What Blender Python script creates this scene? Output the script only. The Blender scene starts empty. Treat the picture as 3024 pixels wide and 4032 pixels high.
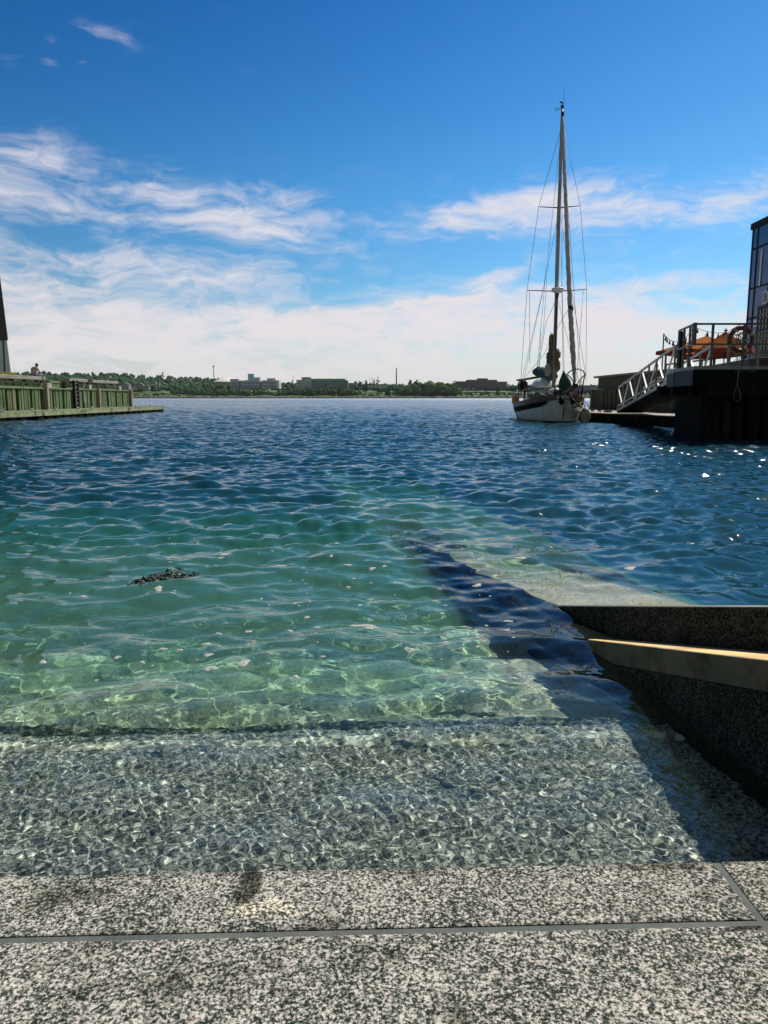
import bpy, bmesh, math, random
import numpy as np
from mathutils import Vector, Matrix

R = math.radians
rnd = random.Random(7)
scn = bpy.context.scene
COL = scn.collection

# ---------------------------------------------------------------- camera model
F, CX, CY, HZ = 2980.0, 1512.0, 2016.0, 1565.0
TH = math.atan((CY - HZ) / F)
CT, ST = math.cos(TH), math.sin(TH)
CAMZ = 1.2

def ray(px, py):
    dx, dy = px - CX, CY - py
    return Vector((dx, F * CT + dy * ST, -F * ST + dy * CT))

def P(px, py, Y):                      # photo pixel -> point at distance Y
    r = ray(px, py)
    k = Y / r.y
    return Vector((r.x * k, Y, CAMZ + r.z * k))

def G(px, py, z=0.0):                  # photo pixel -> point on level z
    r = ray(px, py)
    k = (z - CAMZ) / r.z
    return Vector((r.x * k, r.y * k, z))

# ---------------------------------------------------------------- mesh builder
WLOC = {}

ICO = {}

class MB:
    def __init__(self):
        self.v, self.f, self.s = [], [], []

    def add(self, vs, fs, smooth=False):
        n = len(self.v)
        self.v += [tuple(q) for q in vs]
        self.f += [tuple(i + n for i in q) for q in fs]
        self.s += [smooth] * len(fs)
        return self

    def box(self, c, size, rz=0.0, m=None):
        x, y, z = [q / 2 for q in size]
        M = m or Matrix.Rotation(rz, 3, 'Z')
        c = Vector(c)
        vs = [c + M @ Vector((a, b, d)) for d in (-z, z) for b in (-y, y) for a in (-x, x)]
        return self.add(vs, [(0, 2, 3, 1), (4, 5, 7, 6), (0, 1, 5, 4), (2, 6, 7, 3), (0, 4, 6, 2), (1, 3, 7, 5)])

    def bar(self, a, b, w, h=None, up=(0, 0, 1)):
        a, b = Vector(a), Vector(b)
        h = h or w
        d = (b - a)
        L = d.length
        d = d / L
        u = Vector(up)
        if abs(d.dot(u)) > 0.98:
            u = Vector((0, 1, 0))
        s = d.cross(u).normalized()
        u = s.cross(d)
        M = Matrix((s, d, u)).transposed()
        return self.box((a + b) / 2, (w, L, h), m=M)

    def tube(self, pts, r, n=8, cap=True, smooth=True):
        pts = [Vector(q) for q in pts]
        rs = r if isinstance(r, (list, tuple)) else [r] * len(pts)
        vs, fs = [], []
        t0 = (pts[1] - pts[0]).normalized()
        ref = Vector((0, 0, 1)) if abs(t0.z) < 0.9 else Vector((1, 0, 0))
        s = t0.cross(ref).normalized()
        for i, p in enumerate(pts):
            a = pts[max(0, i - 1)]
            b = pts[min(len(pts) - 1, i + 1)]
            t = (b - a).normalized()
            s = (s - t * s.dot(t))
            s = s.normalized() if s.length > 1e-6 else t.orthogonal().normalized()
            u = t.cross(s)
            for k in range(n):
                an = 2 * math.pi * k / n
                vs.append(p + (s * math.cos(an) + u * math.sin(an)) * rs[i])
        for i in range(len(pts) - 1):
            for k in range(n):
                fs.append((i * n + k, i * n + (k + 1) % n, (i + 1) * n + (k + 1) % n, (i + 1) * n + k))
        if cap:
            fs.append(tuple(range(n - 1, -1, -1)))
            fs.append(tuple((len(pts) - 1) * n + k for k in range(n)))
        return self.add(vs, fs, smooth)

    def lathe(self, c, prof, n=20, axis='Z', smooth=True):   # prof: (radius, height)
        c = Vector(c)
        vs, fs = [], []
        for r, h in prof:
            for k in range(n):
                a = 2 * math.pi * k / n
                q = Vector((r * math.cos(a), r * math.sin(a), h))
                if axis == 'Y':
                    q = Vector((q.x, q.z, q.y))
                if axis == 'X':
                    q = Vector((q.z, q.x, q.y))
                vs.append(c + q)
        for i in range(len(prof) - 1):
            for k in range(n):
                fs.append((i * n + k, i * n + (k + 1) % n, (i + 1) * n + (k + 1) % n, (i + 1) * n + k))
        fs.append(tuple(range(n - 1, -1, -1)))
        fs.append(tuple((len(prof) - 1) * n + k for k in range(n)))
        return self.add(vs, fs, smooth)

    def prism(self, poly, off):                      # polygon (3D) pushed along off
        off = Vector(off)
        n = len(poly)
        vs = [Vector(q) for q in poly] + [Vector(q) + off for q in poly]
        fs = [tuple(range(n - 1, -1, -1)), tuple(range(n, 2 * n))]
        fs += [(i, (i + 1) % n, n + (i + 1) % n, n + i) for i in range(n)]
        return self.add(vs, fs)

    def grid(self, rows, smooth=True, closed=False):
        n = len(rows[0])
        vs = [q for r in rows for q in r]
        fs = []
        for i in range(len(rows) - 1):
            for k in range(n if closed else n - 1):
                k2 = (k + 1) % n
                fs.append((i * n + k, i * n + k2, (i + 1) * n + k2, (i + 1) * n + k))
        return self.add(vs, fs, smooth)

    def blob(self, c, r, seed=0, amp=0.2, sub=2, freq=2.0):
        rr = random.Random(seed)
        if sub not in ICO:
            bm = bmesh.new()
            bmesh.ops.create_icosphere(bm, subdivisions=sub, radius=1)
            ICO[sub] = ([v.co.copy() for v in bm.verts], [tuple(v.index for v in f.verts) for f in bm.faces])
            bm.free()
        ph = [rr.uniform(0, 6.28) for _ in range(6)]
        c = Vector(c)
        vs = []
        for q in ICO[sub][0]:
            k = 1 + amp * (math.sin(freq * q.x * 2 + ph[0]) * math.sin(freq * q.y * 2 + ph[1]) + 0.6 * math.sin(freq * 2.7 * q.z + ph[2]) * math.sin(freq * 3.1 * q.x + ph[3]) + 0.3 * rr.uniform(-1, 1))
            vs.append(c + Vector((q.x * r[0] * k, q.y * r[1] * k, q.z * r[2] * k)))
        return self.add(vs, ICO[sub][1], True)

    def build(self, name, mat, parent=None, bevel=0.0, fix=True):
        me = bpy.data.meshes.new(name)
        off = WLOC.get(parent.name, Vector()) if parent else Vector()
        me.from_pydata([(a - off.x, b - off.y, c - off.z) for a, b, c in self.v], [], self.f)
        me.polygons.foreach_set('use_smooth', self.s)
        if fix:
            bm = bmesh.new()
            bm.from_mesh(me)
            bmesh.ops.recalc_face_normals(bm, faces=bm.faces)
            bm.to_mesh(me)
            bm.free()
        me.update()
        o = bpy.data.objects.new(name, me)
        COL.objects.link(o)
        if mat:
            me.materials.append(mat)
        if parent:
            o.parent = parent
            WLOC[o.name] = off
        if bevel:
            b = o.modifiers.new('Bevel', 'BEVEL')
            b.width = bevel
            b.segments = 2
            b.limit_method = 'ANGLE'
        return o

def tag(o, label=None, cat=None, group=None, kind=None):
    if label: o['label'] = label
    if cat: o['category'] = cat
    if group: o['group'] = group
    if kind: o['kind'] = kind
    return o

def thing(name, loc, label, cat, group=None):
    o = bpy.data.objects.new(name, None)
    COL.objects.link(o)
    o.location = loc
    o.empty_display_size = 0.2
    WLOC[o.name] = Vector(loc)
    return tag(o, label, cat, group)

def dup(root, loc, label):                # a copied thing with copies of its parts
    r = root.copy()
    COL.objects.link(r)
    r.location = loc
    r['label'] = label
    for ch in list(root.children):
        c = ch.copy()
        COL.objects.link(c)
        c.parent = r
    return r

# ---------------------------------------------------------------- materials
def nd(nt, typ, **kw):
    n = nt.nodes.new(typ)
    for k, v in kw.items():
        if k in n.inputs.keys() if hasattr(n.inputs, 'keys') else False:
            n.inputs[k].default_value = v
        else:
            setattr(n, k, v)
    return n

def newmat(name):
    m = bpy.data.materials.new(name)
    m.use_nodes = True
    nt = m.node_tree
    nt.nodes.clear()
    out = nt.nodes.new('ShaderNodeOutputMaterial')
    return m, nt, out

def ramp(nt, stops, interp='LINEAR'):
    r = nt.nodes.new('ShaderNodeValToRGB')
    r.color_ramp.interpolation = interp
    el = r.color_ramp.elements
    while len(el) < len(stops):
        el.new(0.5)
    for e, (p, c) in zip(el, stops):
        e.position = p
        e.color = (c[0], c[1], c[2], 1) if not isinstance(c, (int, float)) else (c, c, c, 1)
    return r

def noise(nt, vec, scale, detail=4, rough=0.55, dist=0.0):
    n = nt.nodes.new('ShaderNodeTexNoise')
    n.inputs['Scale'].default_value = scale
    n.inputs['Detail'].default_value = detail
    n.inputs['Roughness'].default_value = rough
    n.inputs['Distortion'].default_value = dist
    if vec is not None:
        nt.links.new(vec, n.inputs['Vector'])
    return n

def mathn(nt, op, a, b=None, c=None, clamp=False):
    n = nt.nodes.new('ShaderNodeMath')
    n.operation = op
    n.use_clamp = clamp
    for i, q in enumerate((a, b, c)):
        if q is None: continue
        if isinstance(q, (int, float)):
            n.inputs[i].default_value = q
        else:
            nt.links.new(q, n.inputs[i])
    return n.outputs[0]

def mixc(nt, fac, a, b, typ='MIX'):
    n = nt.nodes.new('ShaderNodeMix')
    n.data_type = 'RGBA'
    n.blend_type = typ
    for sock, q in ((n.inputs[0], fac), (n.inputs[6], a), (n.inputs[7], b)):
        if isinstance(q, (int, float)):
            sock.default_value = q
        elif isinstance(q, tuple):
            sock.default_value = (q[0], q[1], q[2], 1)
        else:
            nt.links.new(q, sock)
    return n.outputs[2]

def mat(name, c1, c2=None, scale=4.0, rough=0.7, metal=0.0, bump=0.0, bscale=None, stretch=(1, 1, 1), detail=5, spec=0.5, lo=0.35, hi=0.65, c3=None, s3=1.0):
    m, nt, out = newmat(name)
    b = nt.nodes.new('ShaderNodeBsdfPrincipled')
    nt.links.new(b.outputs[0], out.inputs[0])
    b.inputs['Roughness'].default_value = rough
    b.inputs['Metallic'].default_value = metal
    b.inputs['Specular IOR Level'].default_value = spec
    tc = nt.nodes.new('ShaderNodeTexCoord')
    mp = nt.nodes.new('ShaderNodeMapping')
    mp.inputs['Scale'].default_value = stretch
    nt.links.new(tc.outputs['Object'], mp.inputs[0])
    v = mp.outputs[0]
    c2 = c2 or tuple(q * 0.75 for q in c1)
    n = noise(nt, v, scale, detail)
    r = ramp(nt, [(lo, c1), (hi, c2)])
    nt.links.new(n.outputs[0], r.inputs[0])
    colr = r.outputs[0]
    if c3:
        n3 = noise(nt, v, s3, 4)
        r3 = ramp(nt, [(0.52, 0.0), (0.66, 1.0)])
        nt.links.new(n3.outputs[0], r3.inputs[0])
        colr = mixc(nt, r3.outputs[0], colr, c3)
    nt.links.new(colr, b.inputs['Base Color'])
    if bump:
        nb = noise(nt, v, bscale or scale * 3, 5)
        bp = nt.nodes.new('ShaderNodeBump')
        bp.inputs['Strength'].default_value = bump
        bp.inputs['Distance'].default_value = 0.02
        nt.links.new(nb.outputs[0], bp.inputs['Height'])
        nt.links.new(bp.outputs[0], b.inputs['Normal'])
    return m

def granite(name, dark, mid, light, gs=150.0, stain=True, algae=False, rough=0.6):
    m, nt, out = newmat(name)
    b = nt.nodes.new('ShaderNodeBsdfPrincipled')
    nt.links.new(b.outputs[0], out.inputs[0])
    b.inputs['Roughness'].default_value = 0.9
    b.inputs['Specular IOR Level'].default_value = 0.12
    g = nt.nodes.new('ShaderNodeNewGeometry')
    v = g.outputs['Position']
    n1 = noise(nt, v, gs, 4.0, 0.75, 0.3)
    n2 = noise(nt, v, 6.0, 3, 0.6)
    n3 = noise(nt, v, gs * 0.3, 2, 0.5)
    s = mathn(nt, 'MULTIPLY_ADD', n2.outputs[0], 0.13, n1.outputs[0])
    s = mathn(nt, 'MULTIPLY_ADD', n3.outputs[0], 0.17, s)
    s = mathn(nt, 'SUBTRACT', s, 0.15)
    r = ramp(nt, [(0.43, dark), (0.495, mid), (0.575, light), (0.70, tuple(min(1, q * 1.25) for q in light))])
    nt.links.new(s, r.inputs[0])
    c = r.outputs[0]
    if stain:
        n4 = noise(nt, v, 4.5, 4, 0.6, 0.4)
        r4 = ramp(nt, [(0.57, 0.0), (0.66, 0.9)])
        nt.links.new(n4.outputs[0], r4.inputs[0])
        c = mixc(nt, r4.outputs[0], c, (0.45, 0.45, 0.42), 'MULTIPLY')
        n5 = noise(nt, v, 33, 2, 0.5)
        r5 = ramp(nt, [(0.72, 0.0), (0.80, 0.5)])
        nt.links.new(n5.outputs[0], r5.inputs[0])
        c = mixc(nt, r5.outputs[0], c, (0.16, 0.11, 0.04))
        # damp, weedy margin along the water's edge, and one dark wet splash
        sp_ = nt.nodes.new('ShaderNodeSeparateXYZ')
        nt.links.new(v, sp_.inputs[0])
        dd = mathn(nt, 'ADD', mathn(nt, 'SUBTRACT', sp_.outputs[1], mathn(nt, 'MULTIPLY', sp_.outputs[0], 0.033)), mathn(nt, 'MULTIPLY', n4.outputs[0], 0.10))
        mr_ = nt.nodes.new('ShaderNodeMapRange')
        mr_.interpolation_type = 'SMOOTHSTEP'
        mr_.inputs['From Min'].default_value = 1.742
        mr_.inputs['From Max'].default_value = 1.79
        mr_.inputs['To Max'].default_value = 0.7
        nt.links.new(dd, mr_.inputs['Value'])
        c = mixc(nt, mr_.outputs[0], c, (0.40, 0.42, 0.36), 'MULTIPLY')
        for (sx, sy, rx, ry, tone) in ((-0.325, 1.655, .030, .075, (0.22, 0.24, 0.21)), (-0.275, 1.575, .085, .035, (1.4, 1.34, 1.22)), (0.80, 1.52, .05, .022, (0.15, 0.16, 0.14)), (-0.80, 1.60, .05, .06, (0.72, 0.74, 0.70))):
            ux = mathn(nt, 'MULTIPLY', mathn(nt, 'SUBTRACT', sp_.outputs[0], sx), 1 / rx)
            uy = mathn(nt, 'MULTIPLY', mathn(nt, 'SUBTRACT', sp_.outputs[1], sy), 1 / ry)
            qq = mathn(nt, 'ADD', mathn(nt, 'MULTIPLY', ux, ux), mathn(nt, 'MULTIPLY', uy, uy))
            n7 = noise(nt, v, 28, 3, 0.6)
            mk = mathn(nt, 'SUBTRACT', mathn(nt, 'MULTIPLY', n7.outputs[0], 2.6), qq)
            ms = nt.nodes.new('ShaderNodeMapRange')
            ms.interpolation_type = 'SMOOTHSTEP'
            ms.inputs['From Min'].default_value = 0.0
            ms.inputs['From Max'].default_value = 0.9
            nt.links.new(mk, ms.inputs['Value'])
            c = mixc(nt, ms.outputs[0], c, tone, 'MULTIPLY')
    if algae:
        n6 = noise(nt, v, 1.3, 5, 0.6)
        r6 = ramp(nt, [(0.40, 0.0), (0.62, 0.75)])
        nt.links.new(n6.outputs[0], r6.inputs[0])
        c = mixc(nt, r6.outputs[0], c, algae)
    nt.links.new(c, b.inputs['Base Color'])
    bp = nt.nodes.new('ShaderNodeBump')
    bp.inputs['Strength'].default_value = 0.25
    bp.inputs['Distance'].default_value = 0.003
    nt.links.new(n1.outputs[0], bp.inputs['Height'])
    nt.links.new(bp.outputs[0], b.inputs['Normal'])
    return m

M = {}
M['granite'] = granite('granite', (0.018, 0.025, 0.020), (0.13, 0.148, 0.13), (0.58, 0.54, 0.485), gs=140)
M['granite_wet'] = granite('granite_wet', (0.055, 0.066, 0.06), (0.20, 0.214, 0.198), (0.56, 0.555, 0.51), gs=85, stain=False)
M['granite_algae'] = granite('granite_algae', (0.26, 0.29, 0.22), (0.44, 0.46, 0.37), (0.66, 0.66, 0.55), gs=40, stain=False, algae=(0.40, 0.45, 0.30))
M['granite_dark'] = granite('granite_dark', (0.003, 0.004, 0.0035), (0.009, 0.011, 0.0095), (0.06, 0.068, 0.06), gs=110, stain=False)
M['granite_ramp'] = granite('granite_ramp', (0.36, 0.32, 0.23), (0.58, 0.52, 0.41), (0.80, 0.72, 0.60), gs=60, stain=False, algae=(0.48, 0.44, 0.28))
M['nosing'] = granite('nosing', (0.008, 0.012, 0.008), (0.03, 0.04, 0.025), (0.24, 0.25, 0.19), gs=40, stain=False)
M['light_band'] = granite('light_band', (0.20, 0.21, 0.17), (0.50, 0.50, 0.42), (0.85, 0.82, 0.72), gs=24, stain=False)  # pale stone colour standing in for refracted light on the step
M['grout'] = mat('grout', (0.075, 0.09, 0.085), (0.115, 0.13, 0.12), 12, 0.8, bump=0.3)
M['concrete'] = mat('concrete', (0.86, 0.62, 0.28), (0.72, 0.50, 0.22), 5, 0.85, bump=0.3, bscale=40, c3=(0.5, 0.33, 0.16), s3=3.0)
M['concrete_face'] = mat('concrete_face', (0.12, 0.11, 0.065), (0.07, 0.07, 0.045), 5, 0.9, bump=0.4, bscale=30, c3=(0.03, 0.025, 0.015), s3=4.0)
M['seabed'] = mat('seabed', (0.03, 0.05, 0.04), (0.05, 0.08, 0.06), 0.8, 0.95)
M['timber_green'] = mat('timber_green', (0.105, 0.185, 0.062), (0.038, 0.078, 0.024), 3.5, 0.85, bump=0.4, stretch=(2.5, 2.5, 0.5), c3=(0.20, 0.17, 0.12), s3=1.6)
M['timber_plank'] = mat('timber_plank', (0.175, 0.23, 0.10), (0.095, 0.135, 0.052), 3, 0.85, bump=0.3, stretch=(2.5, 0.5, 2.5), c3=(0.25, 0.22, 0.16), s3=1.2)
M['timber_grey'] = mat('timber_grey', (0.34, 0.30, 0.25), (0.19, 0.18, 0.15), 3, 0.85, bump=0.3, stretch=(2.5, 0.6, 2.5))
M['timber_dark'] = mat('timber_dark', (0.010, 0.011, 0.008), (0.005, 0.006, 0.004), 4, 0.95, bump=0.4, stretch=(2.5, 2.5, 0.5), c3=(0.024, 0.022, 0.014), s3=1.6, spec=0.15)
M['timber_brown'] = mat('timber_brown', (0.10, 0.085, 0.05), (0.035, 0.032, 0.02), 3.5, 0.9, bump=0.4, stretch=(2.5, 2.5, 0.5))
M['beam_weed'] = mat('beam_weed', (0.31, 0.32, 0.185), (0.17, 0.21, 0.09), 2.2, 0.85, bump=0.3, c3=(0.06, 0.07, 0.03), s3=2.5)
M['float_dark'] = mat('float_dark', (0.006, 0.007, 0.005), (0.012, 0.012, 0.008), 4, 0.95, spec=0.15)
M['fascia'] = mat('fascia', (0.006, 0.008, 0.007), (0.004, 0.005, 0.004), 3, 0.95, spec=0.1)
M['fascia_side'] = mat('fascia_side', (0.040, 0.048, 0.046), (0.022, 0.026, 0.025), 2.5, 0.8)  # paler than the front: skylight on the side put into the colour
M['deck'] = mat('deck', (0.42, 0.38, 0.33), (0.30, 0.27, 0.23), 2, 0.85)
M['black'] = mat('black_paint', (0.008, 0.009, 0.008), (0.014, 0.014, 0.013), 5, 0.7, spec=0.2)
M['steel_dark'] = mat('steel_dark', (0.05, 0.055, 0.05), (0.03, 0.033, 0.03), 6, 0.45, metal=0.3)
M['alu'] = mat('aluminium', (0.42, 0.42, 0.40), (0.30, 0.30, 0.29), 5, 0.4, metal=0.6)
M['galv'] = mat('galvanised', (0.18, 0.19, 0.18), (0.12, 0.13, 0.12), 5, 0.5, metal=0.3)
M['white'] = mat('white_paint', (0.74, 0.74, 0.72), (0.66, 0.66, 0.63), 3, 0.35)
M['hull_white'] = mat('hull_white', (0.50, 0.55, 0.48), (0.42, 0.47, 0.41), 1.5, 0.25, c3=(0.42, 0.38, 0.27), s3=0.9)
M['mast'] = mat('mast_paint', (0.27, 0.27, 0.23), (0.21, 0.21, 0.18), 3, 0.4)
M['varnish'] = mat('varnished_wood', (0.16, 0.062, 0.022), (0.08, 0.030, 0.012), 3, 0.35, stretch=(6, 1, 6))
M['teak'] = mat('teak_deck', (0.28, 0.22, 0.15), (0.2, 0.16, 0.11), 6, 0.7)
M['canvas_green'] = mat('canvas_green', (0.012, 0.085, 0.055), (0.006, 0.05, 0.035), 3, 0.8, bump=0.5, bscale=6)
M['sail_tan'] = mat('sail_tan', (0.23, 0.18, 0.105), (0.12, 0.095, 0.06), 4, 0.85, bump=0.6, bscale=8)
M['sail_white'] = mat('sail_white', (0.44, 0.42, 0.37), (0.30, 0.285, 0.25), 4, 0.8, bump=0.5, bscale=8)
M['wire'] = mat('rigging_wire', (0.10, 0.13, 0.16), (0.08, 0.1, 0.12), 5, 0.5, metal=0.4)
M['rope'] = mat('rope', (0.22, 0.19, 0.13), (0.15, 0.13, 0.09), 20, 0.9)
M['rope_dark'] = mat('rope_dark', (0.03, 0.03, 0.03), (0.05, 0.05, 0.045), 20, 0.9)
M['yellow'] = mat('yellow_plastic', (0.75, 0.36, 0.02), (0.62, 0.28, 0.01), 4, 0.5)
M['rubber_white'] = mat('fender_white', (0.34, 0.33, 0.28), (0.24, 0.23, 0.2), 4, 0.5)
M['red'] = mat('lifebuoy_red', (0.12, 0.010, 0.007), (0.08, 0.007, 0.005), 5, 0.5)
M['band'] = mat('lifebuoy_band', (0.30, 0.28, 0.24), (0.2, 0.19, 0.17), 5, 0.5)
M['brick_brown'] = mat('brick_brown', (0.19, 0.15, 0.18), (0.15, 0.12, 0.145), 0.2, 0.9)
M['stone_grey'] = mat('stone_grey', (0.46, 0.48, 0.58), (0.40, 0.42, 0.50), 0.1, 0.9)
M['pale_conc'] = mat('pale_concrete', (0.55, 0.60, 0.55), (0.48, 0.52, 0.48), 0.1, 0.9)
M['glass_far'] = mat('far_glass', (0.07, 0.13, 0.17), (0.10, 0.17, 0.21), 0.2, 0.2)
M['glass_pale'] = mat('tower_glass', (0.42, 0.62, 0.74), (0.36, 0.54, 0.66), 0.1, 0.3)  # pale blue grey glass of the tower block
M['roof_green'] = mat('copper_roof', (0.10, 0.42, 0.17), (0.08, 0.34, 0.14), 0.2, 0.7)
M['dome'] = mat('dome_white', (0.80, 0.80, 0.80), (0.74, 0.74, 0.75), 0.1, 0.6)
M['house'] = mat('house_siding', (0.30, 0.32, 0.35), (0.24, 0.25, 0.28), 0.3, 0.9)
M['house_pale'] = mat('house_pale', (0.50, 0.46, 0.38), (0.42, 0.38, 0.32), 0.3, 0.9)
M['roof_grey'] = mat('house_roof', (0.14, 0.15, 0.18), (0.10, 0.11, 0.13), 0.3, 0.9)
M['chimney_red'] = mat('chimney_red', (0.20, 0.10, 0.08), (0.16, 0.08, 0.06), 0.3, 0.9)
M['far_steel'] = mat('far_steel', (0.16, 0.17, 0.18), (0.12, 0.13, 0.14), 0.3, 0.7)
M['grass_far'] = mat('shore_grass', (0.05, 0.10, 0.028), (0.10, 0.15, 0.042), 0.035, 0.95, c3=(0.035, 0.06, 0.02), s3=0.02, stretch=(1, 1, 3))
M['riprap'] = mat('riprap', (0.21, 0.21, 0.18), (0.11, 0.12, 0.10), 0.2, 0.9)
M['panel_dark'] = mat('facade_panel', (0.024, 0.028, 0.028), (0.017, 0.020, 0.020), 0.6, 0.6)
M['glass_green'] = mat('facade_glass', (0.34, 0.50, 0.48), (0.26, 0.40, 0.39), 0.4, 0.12)
M['glass_blue'] = mat('sky_blue_glass', (0.045, 0.13, 0.31), (0.06, 0.16, 0.35), 0.4, 0.06, spec=0.16)  # blue of the reflected sky put into the base colour
M['sign_black'] = mat('sign_black', (0.010, 0.011, 0.010), (0.014, 0.015, 0.014), 2, 0.7)
M['letter'] = mat('letter_grey', (0.62, 0.60, 0.55), (0.55, 0.53, 0.5), 3, 0.5)
M['letter_dim'] = mat('letter_dim', (0.07, 0.08, 0.08), (0.05, 0.06, 0.06), 3, 0.8)
M['skin'] = mat('skin', (0.16, 0.085, 0.05), (0.13, 0.07, 0.04), 8, 0.6)
M['hair'] = mat('hair', (0.008, 0.007, 0.006), (0.015, 0.012, 0.01), 30, 0.7)
M['shirt'] = mat('shirt', (0.52, 0.42, 0.33), (0.30, 0.23, 0.17), 6, 0.9, stretch=(3, 3, 0.6), bump=0.5)
M['jeans'] = mat('jeans', (0.30, 0.40, 0.50), (0.20, 0.28, 0.38), 8, 0.9)
M['shoe'] = mat('shoe', (0.02, 0.02, 0.02), (0.03, 0.03, 0.03), 8, 0.7)
M['weed'] = mat('seaweed', (0.012, 0.016, 0.006), (0.03, 0.03, 0.012), 30, 0.35)
M['foam'] = mat('foam', (0.62, 0.61, 0.57), (0.30, 0.32, 0.30), 70, 0.8, bump=0.6, bscale=150)
M['bulb'] = mat('bulb', (0.03, 0.04, 0.045), (0.02, 0.03, 0.03), 30, 0.3)
M['planter'] = mat('planter_wood', (0.09, 0.045, 0.028), (0.05, 0.028, 0.02), 4, 0.8, stretch=(1, 1, 6))
M['grey_panel'] = mat('grey_panel', (0.16, 0.18, 0.18), (0.11, 0.125, 0.125), 2, 0.7)

def foliage(name, c1, c2, trans=0.25, scale=0.08):
    m, nt, out = newmat(name)
    g = nt.nodes.new('ShaderNodeNewGeometry')
    n = noise(nt, g.outputs['Position'], scale, 4, 0.6)
    r = ramp(nt, [(0.35, c1), (0.65, c2)])
    nt.links.new(n.outputs[0], r.inputs[0])
    d = nt.nodes.new('ShaderNodeBsdfDiffuse')
    t = nt.nodes.new('ShaderNodeBsdfTranslucent')
    mx = nt.nodes.new('ShaderNodeMixShader')
    mx.inputs[0].default_value = trans
    for s in (d, t):
        nt.links.new(r.outputs[0], s.inputs['Color'])
    nt.links.new(d.outputs[0], mx.inputs[1])
    nt.links.new(t.outputs[0], mx.inputs[2])
    nt.links.new(mx.outputs[0], out.inputs[0])
    return m

M['forest'] = foliage('forest', (0.045, 0.105, 0.050), (0.11, 0.18, 0.075), scale=0.03)
M['forest_far'] = foliage('forest_far', (0.05, 0.125, 0.07), (0.10, 0.185, 0.095), scale=0.02)
M['bush'] = foliage('bush', (0.03, 0.06, 0.018), (0.085, 0.125, 0.035), scale=0.05)
M['tree_dark'] = foliage('tree_dark', (0.03, 0.07, 0.032), (0.075, 0.125, 0.05), scale=0.3)
M['tree_trunk'] = mat('tree_trunk', (0.06, 0.045, 0.03), (0.04, 0.03, 0.02), 1, 0.9)
M['orn_grass'] = foliage('ornamental_grass', (0.22, 0.28, 0.04), (0.36, 0.40, 0.07), 0.4, 3.0)
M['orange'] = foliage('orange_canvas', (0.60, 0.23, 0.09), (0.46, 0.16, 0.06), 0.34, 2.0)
M['orange_shade'] = foliage('orange_canvas_shade', (0.30, 0.12, 0.055), (0.22, 0.085, 0.04), 0.2, 2.0)  # orange canvas darkened: shade of the underside put into its colour
M['orange_dark'] = mat('valance_red', (0.22, 0.035, 0.018), (0.16, 0.025, 0.014), 3, 0.9)

# ---------------------------------------------------------------- camera, sun, world
cam = bpy.data.cameras.new('camera')
cam.sensor_fit = 'HORIZONTAL'
cam.sensor_width = 36
cam.lens = 36 * F / 3024
cam.clip_start = 0.05
cam.clip_end = 8000
co = bpy.data.objects.new('camera', cam)
COL.objects.link(co)
co.location = (0, 0, CAMZ)
co.rotation_euler = (math.pi / 2 - TH, 0, 0)
scn.camera = co

SAZ, SEL = R(43), R(50)
S = Vector((math.cos(SEL) * math.sin(SAZ), math.cos(SEL) * math.cos(SAZ), math.sin(SEL)))
sl = bpy.data.lights.new('sun', 'SUN')
sl.energy = 5.0
sl.angle = R(0.53)
sl.color = (1.0, 0.93, 0.81)
so = bpy.data.objects.new('sun', sl)
COL.objects.link(so)
so.rotation_euler = S.to_track_quat('Z', 'Y').to_euler()
so.location = (20, 20, 40)
sl.cycles.is_caustics_light = True

def azel(px, py):
    r = ray(px, py).normalized()
    return math.degrees(math.atan2(r.x, r.y)), math.degrees(math.asin(r.z))

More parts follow.
